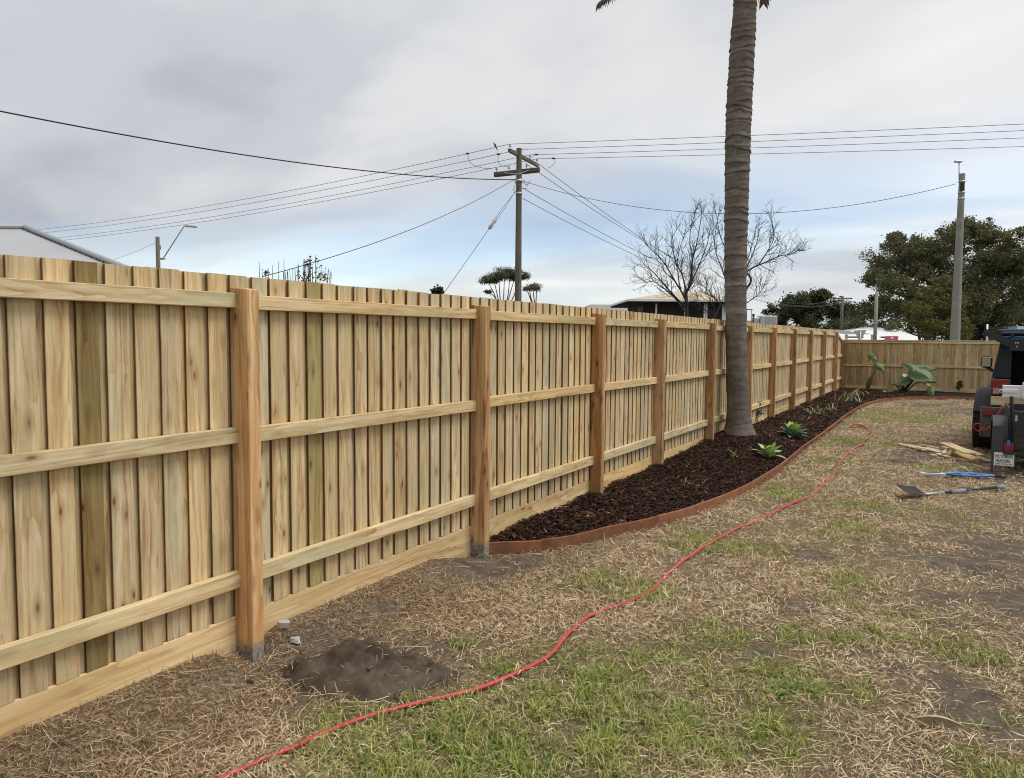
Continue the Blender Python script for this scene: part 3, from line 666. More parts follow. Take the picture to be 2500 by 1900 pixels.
# ------------------------------------------------------------------ palm
palm = empty('palm_tree', (PALM[0], PALM[1], 0.1), 'tall ringed grey palm trunk rising from the mulch beside the fence', 'palm tree')
cpx = [(1806, 1085), (1805, 1055), (1803, 1000), (1798, 850), (1796, 700), (1796, 600), (1798, 500), (1800, 400), (1803, 300), (1808, 200), (1813, 100), (1820, 0), (1827, -100), (1838, -300), (1844, -450)]
DP = PALM[0]*fw.x + PALM[1]*fw.y
axis = [A(x, y, DP) for x, y in cpx]
axis = [axis[0]+Vector((0, 0, -0.15))]+axis
ax = catmull(axis, 30)
wpx = [(1085, 104), (1068, 84), (1055, 72), (1040, 61), (1000, 55), (900, 50.5), (800, 49.5), (650, 52), (550, 55), (430, 58), (300, 60), (100, 58), (0, 53), (-420, 44)]
def prad(z):
    ypx = 838-(z-CAM_H)/DP*FPX
    return np.interp(-ypx, [-a for a, _ in wpx], [b_/FPX*DP/2 for _, b_ in wpx])
rows = []; n = 56; ringz = []; z = 0.15
while z < 10.5:
    ringz.append(z); z += (0.21 if z < 2.2 else 0.135 if z < 4.5 else 0.10)*random.uniform(0.65, 1.35)
ringz = np.array(ringz); ang = np.linspace(0, 2*np.pi, n, endpoint=False)
tilt = RNG.uniform(-0.045, 0.045, len(ringz)); ph = RNG.uniform(0, 6.28, len(ringz)); dep = RNG.uniform(0.35, 1.3, len(ringz))
zs = [p.z for p in ax]; zs = np.maximum.accumulate(np.array(zs)+np.arange(len(zs))*1e-6); axx = [p.x for p in ax]; axy = [p.y for p in ax]
zgrid = np.arange(-0.05, 9.6, 0.0125); colp = []
for z in zgrid:
    cx, cy = np.interp(z, zs, axx), np.interp(z, zs, axy); base = prad(z)
    k = np.searchsorted(ringz, z); zz_ = z + 0.0
    near = range(max(0, k-2), min(len(ringz), k+2)); off_ = np.zeros(n); shade = np.zeros(n)
    for m_ in near:
        rz_ = ringz[m_]+tilt[m_]*np.sin(ang+ph[m_])+0.018*(vnoise(ang*2.2, ang*0+m_*3.3, 9)-0.5)*2
        dz = z-rz_
        seg = dep[m_]*(0.45+0.9*vnoise(ang*1.9+m_, ang*0+m_*1.7, 4))
        off_ += seg*np.where((dz > 0) & (dz < 0.07), 0.0075*(1-dz/0.07), 0) - seg*np.where((dz <= 0) & (dz > -0.020), 0.0065*(1+dz/0.020), 0)
    amp = 0.6 if z < 2.5 else 1.9
    off_ = off_*amp + 0.006*(vnoise(ang*3+5, ang*0+z*2, 14)-0.5) + 0.05*np.exp(-max(z-0.15, 0)/0.10)*(vnoise(ang*3.5, ang*0+z*3, 19)-0.5)
    r = base+off_
    rows.append(np.stack([cx+np.cos(ang)*r, cy+np.sin(ang)*r, np.full(n, z)], 1))
V = np.concatenate(rows); nr = len(rows)
ii = np.arange((nr-1)*n); j2 = (ii % n+1) % n + (ii//n)*n
F = np.stack([ii, j2, j2+n, ii+n], 1)
m, t, b = newmat('palm_bark'); q = NT(t); oc = q.n('ShaderNodeTexCoord').outputs['Object']
n1 = q.noise(q.vmul(oc, (3.5, 3.5, 9)), 1.6, 5, 0.6); n2 = q.noise(q.vmul(oc, (18, 18, 6)), 2.0, 4, 0.65)
band = q.noise(q.vmul(oc, (0.9, 0.9, 13)), 1.0, 3, 0.55, 0.4)
pc = q.ramp(q.math('ADD', q.math('MULTIPLY', n1, 0.35), q.math('ADD', q.math('MULTIPLY', n2, 0.25), q.math('MULTIPLY', band, 0.4))), [(0.33, (0.070, 0.055, 0.043)), (0.5, (0.140, 0.116, 0.096)), (0.68, (0.235, 0.205, 0.175))])
q.link(pc, b.inputs['Base Color']); b.inputs['Roughness'].default_value = 0.9; b.inputs['Specular IOR Level'].default_value = 0.2; q.bump(n2, 0.35, 0.01, b)
q.link(q.mix(q.mr(q.noise(oc, 3.3, 5, 0.65), 0.56, 0.70, 0, 0.45), pc, (0.30, 0.29, 0.265)), b.inputs['Base Color'])
link('trunk', mesh_np('trunk', V, F), m, palm, smooth=True)
ctop = Vector((axx[-1], axy[-1], 9.5)); 
MB().lathe(ctop, [(0.16, -0.1), (0.19, 0.05), (0.18, 0.5), (0.12, 1.0), (0.06, 1.3), (0.0, 1.4)], 24).build('crown_shaft', plain('crownshaft', (0.16, 0.20, 0.07), 0.5), palm)
def frond(pts, ll, seed, hang=0.0):
    rnd = random.Random(seed); path = catmull(pts, 10); n = len(path)
    tb = MB().tube(path, [0.028*(1-0.85*i/(n-1)) for i in range(n)], 6); V = list(tb.v); F = list(tb.f)
    for i in range(8, n):
        for rep in (0, 0.5):
            p = path[i] if rep == 0 or i == n-1 else (path[i]+path[i+1])/2
            t_ = (path[min(i+1, n-1)]-path[i-1]).normalized(); s_ = t_.cross(Vector((0, 0, 1)))
            if s_.length < 0.15: s_ = Vector((1, 0, 0))
            s_.normalize(); l_ = ll*(0.55+0.6*math.sin(math.pi*min(1, i/n*0.9+0.1)))*rnd.uniform(0.85, 1.1)
            if i == n-1: l_ *= 0.8
            for sg in (-1, 1):
                d = (t_*0.75+s_*sg*0.75+Vector((0, 0, rnd.uniform(-0.25, 0.05)-hang))).normalized(); mid = p+d*l_*0.5; tip = p+d*l_*0.85+Vector((0, 0, -l_*rnd.uniform(0.25, 0.5)))
                wv = t_.cross(d).cross(d).normalized()*0.016; b0 = len(V)
                V += [tuple(p-wv*0.5), tuple(p+wv*0.5), tuple(mid-wv), tuple(mid+wv), tuple(tip)]; F += [(b0, b0+1, b0+3, b0+2), (b0+2, b0+3, b0+4)]
    mb = MB(); mb.v = V; mb.f = F; mb.sm = [False]*len(F); return mb
M_frond = plain('frond', (0.070, 0.085, 0.030), 0.6, 0, 0.3, 6); M_deadfrond = plain('dead_frond', (0.085, 0.060, 0.042), 0.85, 0, 0.3, 6)
c0 = ctop+Vector((0, 0, 0.95))
def at_palm(x, y, dd=0.0): return A(x, y, DP+dd)
p1_, p2_, p3_ = at_palm(1580, -62, -0.2), at_palm(1520, -34, -0.25), at_palm(1462, 6, -0.28)
frond([c0, c0+(p1_-c0)*0.40+Vector((0, 0, 0.75)), p1_+Vector((0, 0, 0.22)), p1_, p2_, p3_], 0.22, 1, 0.7).build('frond', M_deadfrond, palm)
tip2 = at_palm(1864, 30, -0.35)
frond([ctop, ctop+Vector((0.25, -0.2, -0.15)), tip2+Vector((0.05, 0, 0.9)), tip2+Vector((0, 0, 0.14))], 0.20, 2).build('frond', M_deadfrond, palm)
for k in range(13):
    a = k*2.4+0.5; l_ = random.uniform(2.2, 2.9); d = Vector((math.cos(a), math.sin(a), 0)); e = random.uniform(0.5, 1.3); dr = random.uniform(0.2, 0.9)
    if a % (2*math.pi) > 2.6 and a % (2*math.pi) < 4.4: e += 0.6; dr = 0.2
    frond([c0, c0+d*l_*0.35+Vector((0, 0, e*0.8)), c0+d*l_*0.75+Vector((0, 0, e*0.9)), c0+d*l_*1.05+Vector((0, 0, e*0.4-dr*0.6))], 0.5, 10+k).build('frond', M_frond, palm)

# ------------------------------------------------------------------ houses behind the fence
def camv(lat, depth, z):            # a spot so many metres to the right of and in front of the camera
    return Vector((r0.x*lat, r0.y*lat, 0)) + Vector((-math.sin(YAW), math.cos(YAW), 0))*depth + Vector((0, 0, z))
def window(house, c, wd, ht, nrm, side, mat_pane, mat_frame):
    """window part with a pane and a frame; nrm faces outward, side runs along the wall"""
    c = Vector(c); nrm = Vector(nrm).normalized(); side = Vector(side).normalized(); up = Vector((0, 0, 1))
    fr = MB()
    for a, l_, vert in ((-wd/2, ht, 1), (wd/2, ht, 1), (-ht/2, wd, 0), (ht/2, wd, 0)):
        if vert: fr.beam(c+side*a-up*(ht/2+0.03)+nrm*0.03, c+side*a+up*(ht/2+0.03)+nrm*0.03, 0.07, 0.06, nrm)
        else: fr.beam(c+up*a-side*(wd/2-0.04)+nrm*0.028, c+up*a+side*(wd/2-0.04)+nrm*0.028, 0.055, 0.07, up)
    o = fr.build('window', mat_frame, house)
    MB().add([c+side*sx*(wd/2-0.02)+up*sz*(ht/2-0.02)+nrm*0.012 for sx, sz in ((-1, -1), (1, -1), (1, 1), (-1, 1))], [(0, 1, 2, 3)]).build('pane', mat_pane, house).parent = o
    o.children[0].location = (0, 0, 0)
    return o
def fix_child(o, parent):           # geometry was laid out relative to the house; keep it there
    pass
M_pane = plain('window_glass', (0.02, 0.024, 0.028), 0.08, 0, 0.05)
M_brickw = plain('rendered_wall', (0.50, 0.47, 0.42), 0.9, 0, 0.06)
M_darkwall = plain('dark_wall', (0.030, 0.022, 0.020), 0.8, 0, 0.15, 3)
M_tan = plain('tan_roof', (0.50, 0.42, 0.29), 0.7, 0, 0.06, 2)

# grey corrugated hip roof at far left
hs = empty('grey_roof_house', camv(-17, 22, -0.06), 'house with a grey corrugated metal hip roof behind the fence at far left', 'house')
R1 = A(74, 562, 22.0); zr = R1.z; lat1 = R1.dot(r0); ez = 2.45; l0 = lat1-9.5; e1 = -6.6; dn, dfar = 16.2, 27.8
Rl = camv(l0, 22.0, zr); C1 = camv(e1, dn, ez); C2 = camv(-10.4, dfar, ez); C0 = camv(l0, dn, ez); C3 = camv(l0, dfar, ez)
R1 = camv(lat1, 22.0, zr)
def corr(a0, a1, top, name, pitch=0.09):
    """corrugated sheet: eave from a0 to a1, top(s) gives the upper end for s along the eave"""
    a0 = Vector(a0); a1 = Vector(a1); L_ = (a1-a0).length; n = int(L_/pitch*4); rows = [[], []]
    for i in range(n+1):
        s_ = i/n; p = a0.lerp(a1, s_); tp = top(s_); nz = 0.018*math.sin(2*math.pi*i/4)
        rows[0].append(p+Vector((0, 0, nz))); rows[1].append(tp+Vector((0, 0, nz)))
    return MB().grid(rows, False).build(name, M_roofgrey, hs)
fr_ = (lat1-l0)/(e1-l0)
corr(C0, C1, lambda s_: Rl.lerp(R1, s_/fr_) if s_ < fr_ else R1.lerp(C1, (s_-fr_)/(1-fr_)), 'roof')
corr(C1, C2, lambda s_: C1.lerp(R1, s_*2) if s_ < 0.5 else R1.lerp(C2, (s_-0.5)*2), 'roof')
corr(C2, C3, lambda s_: C2.lerp(R1, s_/(1-fr_)) if s_ < 1-fr_ else R1.lerp(Rl, (s_-1+fr_)/fr_), 'roof')
for a, b_ in ((Rl, R1), (R1, C1), (R1, C2)):
    a_, c_ = a+Vector((0, 0, 0.05)), b_+Vector((0, 0, 0.05)); MB().tube([a_, a_.lerp(c_, 0.5), c_], 0.075, 8).build('ridge_cap', M_roofgrey, hs)
shadow_bars = MB()                       # dark bars painting shadow into the corrugation mouths under the hip cap
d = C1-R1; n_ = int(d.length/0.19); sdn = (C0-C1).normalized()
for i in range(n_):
    p = R1+d*((i+0.5)/n_)+sdn*0.13+Vector((0, 0, 0.03)); shadow_bars.beam(p, p+d.normalized()*0.09, 0.02, 0.02)
shadow_bars.build('hip_shadow_dashes', M_wire, hs)
mb = MB(); wl = [camv(l0, dn+0.5, 0), camv(e1-0.5, dn+0.5, 0), camv(-10.9, dfar-0.5, 0), camv(l0, dfar-0.5, 0)]
mb.prism(wl, (0, 0, ez-0.05)); mb.build('wall', M_brickw, hs)
sdw = (C1-C0).normalized(); nrw = -Vector((-math.sin(YAW), math.cos(YAW), 0))
for lt in (-20, -15, -10): window(hs, camv(lt, dn+0.49, 1.4), 1.6, 1.2, nrw, sdw, M_pane, M_white)

# verandah house with a tan roof
DV = 45.0
vh = empty('verandah_house', A(1655, 850, DV+3)*1.0, 'dark house with tan hip roof and white verandah posts behind the bare trees', 'house'); vh.location.z = -0.06
el = A(1531, 731, DV); er = A(1800, 731, DV); ezv = el.z; latl, latr = el.dot(r0), er.dot(r0)
pk = A(1650, 712, DV+4); pk2 = camv(pk.dot(r0)+1.6, DV+4.2, pk.z)
a, b_, c_, d_ = camv(latl, DV, ezv), camv(latr, DV, ezv), camv(latr, DV+8.5, ezv), camv(latl, DV+8.5, ezv)
pk = camv(pk.dot(r0), DV+4.2, pk.z)
mb = MB(); mb.add([a, b_, c_, d_, pk, pk2], [(0, 1, 5, 4), (1, 2, 5), (2, 3, 4, 5), (3, 0, 4)]); mb.build('roof', M_tan, vh)
mb = MB(); 
for p, q_ in ((a, b_), (b_, c_), (c_, d_), (d_, a)): mb.beam(p-Vector((0, 0, 0.06)), q_-Vector((0, 0, 0.06)), 0.05, 0.12)
mb.build('fascia', M_white, vh)
MB().prism([camv(latl+1.2, DV+1.4, 0), camv(latr-0.4, DV+1.4, 0), camv(latr-0.4, DV+8, 0), camv(latl+1.2, DV+8, 0)], (0, 0, ezv-0.15)).build('wall', M_darkwall, vh)
mb = MB(); mb.add([a-Vector((0, 0, .18)), b_-Vector((0, 0, .18)), c_-Vector((0, 0, .18)), d_-Vector((0, 0, .18))], [(0, 1, 2, 3)]); mb.build('soffit', M_darkwall, vh)
for px in (1602, 1673, 1720, 1725, 1765):
    p = A(px, 760, DV+0.25); MB().tube([Vector((p.x, p.y, 0)), Vector((p.x, p.y, ezv-0.2))], 0.055, 8).build('verandah_post', M_white, vh)
for px, ww in ((1586, 1.3), (1700, 1.2), (1745, 0.9)):
    p = A(px, 752, DV+1.39); window(vh, (p.x, p.y, ezv-0.95), ww, 1.1, nrw, r0, M_pane, plain('dark_frame', (0.2, 0.18, 0.17), 0.6))
# long white building
wb = empty('white_building', A(1490, 850, 62), 'long low white building with blue window strips left of the verandah house', 'building'); wb.location.z = -0.06
p = A(1440, 744, 62); q_ = A(1545, 744, 62)
MB().prism([camv(p.dot(r0), 62, 0), camv(q_.dot(r0), 62, 0), camv(q_.dot(r0), 70, 0), camv(p.dot(r0), 70, 0)], (0, 0, p.z)).build('wall', M_white, wb)
M_blue = plain('blue_panel', (0.10, 0.28, 0.55), 0.5)
for px in (1478, 1496, 1515):
    p = A(px, 754, 61.97); MB().box((p.x, p.y, p.z), (0.45, 0.05, 0.3), YAW).build('window', M_blue, wb)
# white hip-roofed house beyond the back fence
DW = 58.0; wh = empty('white_roof_house', A(2150, 850, DW), 'house with a bright white hip roof beyond the back fence', 'house'); wh.location.z = -0.06
ezw = A(2050, 829, DW).z; la, lb = A(2050, 829, DW).dot(r0), A(2262, 833, DW).dot(r0); pk = A(2110, 799, DW+4); pk2_ = A(2180, 799, DW+4)
a, b_, c_, d_ = camv(la, DW, ezw), camv(lb, DW, ezw), camv(lb, DW+9, ezw), camv(la, DW+9, ezw); k1, k2 = camv(pk.dot(r0)-0.3, DW+4.5, pk.z), camv(pk2_.dot(r0), DW+4.5, pk.z)
mb = MB(); mb.add([a, b_, c_, d_, k1, k2], [(0, 1, 5, 4), (1, 2, 5), (2, 3, 4, 5), (3, 0, 4)]); mb.build('roof', M_roofwhite, wh)
MB().prism([camv(la+.5, DW+.5, 0), camv(lb-.5, DW+.5, 0), camv(lb-.5, DW+8.5, 0), camv(la+.5, DW+8.5, 0)], (0, 0, ezw-0.02)).build('wall', M_brickw, wh)
pl, pr = A(2062, 822, DW-6), A(2132, 822, DW-6)         # grey porch gable in front
g0 = camv(pl.dot(r0), DW-6, pl.z-0.1); g1 = camv(pr.dot(r0), DW-6, pr.z-0.1)
mb = MB(); mb.add([camv(pl.dot(r0), DW-6, pl.z+0.15), camv(pr.dot(r0), DW-6, pr.z+0.15), camv(pr.dot(r0), DW-0.05, pl.z+0.55), camv(pl.dot(r0), DW-0.05, pl.z+0.55)], [(0, 1, 2, 3)]); mb.build('porch_roof', plain('slate', (0.16, 0.17, 0.18), 0.6), wh)
for x_ in (2066, 2098, 2129):
    p = A(x_, 830, DW-5.7); MB().beam((p.x, p.y, 0), (p.x, p.y, pl.z+0.14), 0.15, 0.15).build('porch_post', M_white, wh)
for x_ in (2085, 2170): p = A(x_, 836, DW+0.49); window(wh, (p.x, p.y, 1.5), 1.4, 1.0, nrw, r0, M_pane, M_white)
# small building whose roof carries a cooler
lbz = A(1850, 797, 27).z; lw = empty('low_roofed_building', camv(A(1870, 800, 30).dot(r0), 30, -0.06), 'low dark-roofed building just showing over the fence right of the palm', 'building')
l_, r_ = A(1780, 797, 27).dot(r0), A(1935, 797, 27).dot(r0)
MB().prism([camv(l_, 27, 0), camv(r_, 27, 0), camv(r_, 34, 0), camv(l_, 34, 0)], (0, 0, lbz-0.16)).build('wall', M_brickw, lw)
mb = MB(); mb.add([camv(l_-.3, 26.7, lbz-.15), camv(r_+.3, 26.7, lbz-.15), camv(r_+.3, 34.3, lbz-.15), camv(l_-.3, 34.3, lbz-.15), camv(l_+2, 30.5, lbz+.28), camv(r_-1.2, 30.5, lbz+.28)], [(0, 1, 5, 4), (1, 2, 5), (2, 3, 4, 5), (3, 0, 4)]); mb.build('roof', plain('slate_roof', (0.13, 0.13, 0.14), 0.6), lw)
cp = A(1872, 781, 29.5); cl = empty('evaporative_cooler', (cp.x, cp.y, lbz), 'pale boxy rooftop cooler unit showing above the fence right of the palm', 'cooler')
MB().box((cp.x, cp.y, cp.z-0.02), (0.62, 0.6, 0.34), YAW, ch=0.03).build('casing', plain('cooler_case', (0.50, 0.50, 0.48), 0.5), cl)
for k in range(5): 
    pq = Vector((cp.x, cp.y, cp.z-0.14+k*0.06)) + nrw*0.305 + r0*0.05; MB().box(pq, (0.40, 0.02, 0.025), YAW).build('louvre', M_steel, cl)
MB().box((cp.x-0.42*r0.x, cp.y-0.42*r0.y, cp.z-0.05), (0.2, 0.35, 0.25), YAW, ch=0.02).build('junction_box', M_steel, cl)
MB().box((cp.x, cp.y, cp.z-0.29), (0.5, 0.5, 0.25), YAW).build('duct', M_steel, cl)
fl = A(1839, 785, 29.5); o = MB().lathe((fl.x, fl.y, lbz+0.1), [(0.03, 0), (0.03, 0.33), (0.05, 0.33), (0.05, 0.42), (0, 0.42)], 12).build('roof_flue', M_wire, None, (fl.x, fl.y, lbz)); tag(o, 'thin dark flue pipe left of the rooftop cooler', 'flue')
ff = A(1829, 770, 29.8); af = empty('television_aerial', (ff.x, ff.y, lbz), 'thin grey metal frame aerial standing on the roof just right of the palm', 'aerial')
for sx in (-0.09, 0.09): MB().tube([(ff.x+r0.x*sx, ff.y+r0.y*sx, lbz), (ff.x+r0.x*sx, ff.y+r0.y*sx, A(1829, 755, 29.8).z)], 0.012, 6).build('leg', M_wire, af)
tz = A(1829, 755, 29.8).z; MB().tube([(ff.x-r0.x*0.13, ff.y-r0.y*0.13, tz), (ff.x+r0.x*0.13, ff.y+r0.y*0.13, tz-0.03)], 0.018, 6).build('top_bar', M_wire, af)

# ------------------------------------------------------------------ poles and wires
DM = 35.0
base = A(1264, 850, DM); pb = camv(base.dot(r0), DM, -0.06); ptop = A(1266, 371, DM)
pole = empty('utility_pole', pb, 'tall grey timber power pole with two crossarms behind the middle of the fence', 'utility pole')
pt = Vector((pb.x, pb.y, ptop.z))
mb = MB(); rows = []
for f_, wd_ in ((0, 0.36), (0.35, 0.31), (0.7, 0.27), (1, 0.235)):
    c = Vector((pb.x, pb.y, -0.06)).lerp(pt, f_); h_ = wd_/2
    rows.append([c+r0*(h_*math.cos(a_))+Vector((-r0.y, r0.x, 0))*(h_*math.sin(a_)) for a_ in np.linspace(0, 2*math.pi, 14, endpoint=False)])
mb.grid(rows, True, True); mb.add(rows[-1], [tuple(range(14))]); mb.build('post', M_pole, pole)
M_arm = wood('arm_timber', [(0.3, (0.08, 0.072, 0.06)), (0.55, (0.15, 0.135, 0.11)), (0.8, (0.23, 0.21, 0.17))], (0.12, 0.11, 0.09), 'X', 0.05, 14)
uL, uR = A(1243, 367, 33.6), A(1313, 404, 36.5); uR.z = uL.z
lL, lR = A(1207, 427, 35.6), A(1317, 413.5, 34.5); lR.z = lL.z
back_ = -nrw*0.0
def arm(p, q_, off_): MB().beam(p+off_, q_+off_, 0.12, 0.15).build('crossarm', M_arm, pole)
arm(uL, uR, Vector((0, 0, 0))); arm(lL, lR, nrw*0.16); arm(lL, lR, -nrw*0.16)
insul = []
def insulator(p):
    MB().lathe(p, [(0.012, -0.05), (0.012, 0.06), (0.045, 0.06), (0.05, 0.10), (0.03, 0.11), (0.045, 0.13), (0.045, 0.16), (0.02, 0.19), (0, 0.19)], 10).build('insulator', M_porc, pole)
ut = [uL.lerp(uR, s_)+Vector((0, 0, 0.075)) for s_ in (0.03, 0.36, 0.70, 0.97)]
ltp = [lL.lerp(lR, s_)+Vector((0, 0, 0.075))+nrw*0.16 for s_ in (0.05, 0.33, 0.72, 0.95)]
for p in ut+ltp: insulator(p+Vector((0, 0, 0.04)))
wa = [p+Vector((0, 0, 0.21)) for p in ut]; wl_ = [p+Vector((0, 0, 0.21)) for p in ltp]
for s_ in (-1, 1): MB().beam(pt.lerp(pb, 0.115)+nrw*0.2, (lL if s_ < 0 else lR).lerp((lL+lR)/2, 0.45)+nrw*0.23, 0.03, 0.03).build('brace', M_steel, pole)
MB().lathe(pt.lerp(pb, 0.14), [(0.14, -0.06), (0.155, -0.06), (0.155, 0.06), (0.14, 0.06)], 14).build('strap_band', M_steel, pole)
MB().lathe(pt.lerp(pb, 0.195), [(0.135, -0.05), (0.15, -0.05), (0.15, 0.05), (0.135, 0.05)], 14).build('strap_band', M_steel, pole)
def span(a, b_, sag, r, n=40):
    r = r*0.78
    a = Vector(a); b_ = Vector(b_); return MB().tube([a.lerp(b_, i/n)-Vector((0, 0, sag*4*(i/n)*(1-i/n))) for i in range(n+1)], r, 6)
def wire(name, a, b_, sag, r, label, mat=M_wire, grp=None):
    o = span(a, b_, sag, r).build(name, mat, None, a); tag(o, label, 'wire', grp); return o
ordn = ['topmost', 'second', 'third', 'lowest']
ry = [303, 319, 337, 358]
for i in range(4):
    e = A(2500, ry[i], 30.2+i*0.75)+Vector((0, 0, 0.08*4*.625*.375)); e2 = wa[i]+(e-wa[i])*1.6; wire('power_line', wa[i], e2, 0.08, 0.013, '%s of the four power lines running right from the pole' % ordn[i], M_wire, 'power lines to the right')
ly = [(70, 563), (70, 572), (90, 586), (90, 593)]
LSAG = 0.7
def lend(i): e = A(*ly[i], 62)+Vector((0, 0, LSAG*4*.8*.2)); return wa[i]+(e-wa[i])*1.25
def lpt(i, t_): e = lend(i); return wa[i].lerp(e, t_)-Vector((0, 0, LSAG*4*t_*(1-t_)))
for i in range(4):
    e2 = lend(i); wire('power_line', wa[i], e2, LSAG, 0.014, '%s of the four power lines running left from the pole' % ordn[i], M_wire, 'power lines to the left')
sp_ = A(2052, 727, 108)
for i in range(4):
    e = camv(sp_.dot(r0)-1.1+i*0.75, 108, sp_.z-(0.3 if i > 1 else 0)); st = [wl_[3], wl_[2], pt.lerp(pb, 0.17)+r0*0.16, pt.lerp(pb, 0.215)+r0*0.16][i]
    wire('power_line', st, e, [3.2, 3.0, 2.7, 2.6][i], 0.016, '%s of the four thin lines falling right toward the bare trees' % ordn[i], M_wire, 'lines falling to the right')
wire('service_cable', pt.lerp(pb, 0.135)-r0*0.16, pt.lerp(pb, 0.135)+(A(0, 271, 17.5)+Vector((0, 0, 0.6*4*.8*.2))-pt.lerp(pb, 0.135))*1.25, 0.6, 0.026, 'thick black cable sweeping from the pole to the upper left', M_dkwire)
wire('service_cable', pt.lerp(pb, 0.13)-r0*0.15, A(640, 676, 19), 0.35, 0.013, 'thin black service cable dropping left to the twiggy shrub', M_dkwire)
rp = A(2334, 449, 30); wire('service_cable', pt.lerp(pb, 0.14)+r0*0.16, rp, 1.3, 0.013, 'sagging cable between the two big poles, passing behind the palm', M_dkwire)
# stay wire with its insulator
sa = pt.lerp(pb, 0.185)-r0*0.15; sb = camv(A(1088, 712, 33).dot(r0), 33.0, A(1088, 712, 33).z); dirs = (sb-sa).normalized(); sb2 = sa+dirs*((sa.z+0.06)/-dirs.z); mid = sa.lerp(sb, (542-455)/(712-455))
stay = empty('stay_wire', sb2, 'steel stay wire with grey insulator slanting from pole down to the fence', 'stay wire')
MB().tube([mid, mid.lerp(sb2, 0.5), sb2], 0.012, 6).build('lower_strand', M_wire, stay); 
for s_ in (-1, 1): MB().tube([sa+Vector((0, 0, 0.02*s_)), sa.lerp(mid, 0.5)+r0*0.05*s_, mid+r0*0.06*s_], 0.009, 6).build('upper_strand', M_wire, stay)
zz2 = dirs; MB().tube([mid-zz2*0.35, mid-zz2*0.2, mid, mid+zz2*0.2, mid+zz2*0.3], [0.03, 0.09, 0.06, 0.09, 0.03], 10).build('insulator', M_porc, stay)
# jumpers drooping from the lines to the lower arm
def jumper(a, b_, bul): MB().tube(catmull([a, a.lerp(b_, 0.3)+bul, a.lerp(b_, 0.75)+bul*0.8, b_], 6), 0.010, 5).build('jumper', M_dkwire, pole); MB().box(a, (0.16, 0.06, 0.06), YAW).build('clamp', M_dkwire, pole)
jumper(lpt(0, 0.040), wl_[0], -r0*0.25-Vector((0, 0, .25))); jumper(lpt(1, 0.020), wl_[1], -r0*0.15-Vector((0, 0, .2)))
e = A(2500, 337, 31.7); jumper(wa[2].lerp(e, 0.015), wl_[2], -r0*0.1); e = A(2500, 358, 32.4); jumper(wa[3].lerp(e, 0.038), wl_[3].lerp(camv(sp_.dot(r0), 108, sp_.z), 0.012), r0*0.15)
for k in range(6):
    a = pt.lerp(pb, 0.135)+r0*random.uniform(-0.3, 0.6); b_ = pt.lerp(pb, random.uniform(0.14, 0.19))+r0*random.uniform(-0.35, 0.5)
    MB().tube(catmull([a, a.lerp(b_, 0.5)-Vector((0, 0, random.uniform(0.1, 0.3))), b_], 6), 0.009, 5).build('tail_wire', M_dkwire, pole)
# bird perched on the topmost left line
bp = lpt(0, 0.0135)
bird = empty('bird', bp, 'small grey bird perched on the wire left of the pole top', 'bird'); bdm = plain('feathers', (0.045, 0.042, 0.045), 0.8)
tvec = (-r0*0.45+Vector((0, 0, 0.9))).normalized(); cB = bp+Vector((0, 0, 0.07))
tvec = tvec*0.72; body = [cB-tvec*0.20, cB-tvec*0.10, cB-tvec*0.02, cB+tvec*0.06, cB+tvec*0.11, cB+tvec*0.145, cB+tvec*0.185, cB+tvec*0.205-r0*0.01, cB+tvec*0.205-r0*0.045]
MB().tube(body, [0.014, 0.028, 0.046, 0.045, 0.032, 0.028, 0.024, 0.011, 0.003], 10).build('body', bdm, bird)
MB().prism([cB-tvec*0.12-r0*0.025, cB-tvec*0.12+r0*0.025, cB-tvec*0.30+r0*0.022, cB-tvec*0.30-r0*0.022], nrw*0.012).build('tail', bdm, bird)
for s_ in (-1, 1): MB().tube([cB+nrw*0.02*s_-Vector((0, 0, 0.05)), bp+nrw*0.02*s_+Vector((0, 0, 0.012))], 0.006, 5).build('leg', bdm, bird)

# concrete pole at right with a lamp bracket
rb = camv(A(2330, 840, 30).dot(r0)-0.02, 30, -0.06); rt = A(2340, 431, 30)
rpole = empty('concrete_pole', rb, 'thick pale concrete pole rising beyond the back fence at right', 'utility pole')
rows = []
for f_, wd_ in ((0, 0.40), (0.5, 0.30), (1, 0.205)):
    c = Vector((rb.x, rb.y, -0.06)).lerp(Vector((rb.x, rb.y, rt.z)), f_); rows.append([c+Vector((math.cos(a_), math.sin(a_), 0))*wd_/2 for a_ in np.linspace(0, 2*math.pi, 16, endpoint=False)])
mb = MB().grid(rows, True, True); mb.add(rows[-1], [tuple(range(16))]); mb.build('post', M_conc, rpole)
rtt = Vector((rb.x, rb.y, rt.z)); up = Vector((0, 0, 1))
MB().tube([rtt-r0*0.1-up*0.35, rtt-r0*0.13+up*0.1, rtt-r0*0.14+up*0.42], 0.02, 6).build('bracket', M_steel, rpole)
MB().box(rtt-r0*0.18+up*0.46, (0.28, 0.14, 0.07), YAW, ch=0.015).build('luminaire', M_steel, rpole)
MB().box(rtt-r0*0.06-up*0.5+nrw*0.13, (0.12, 0.1, 0.3), YAW, ch=0.01).build('junction_box', M_dkwire, rpole)
for z_ in (0.30, 0.72, 0.95): MB().lathe(rtt-up*z_, [(0.10, -0.03), (0.125, -0.03), (0.125, 0.03), (0.10, 0.03)], 14).build('strap_band', M_steel, rpole)
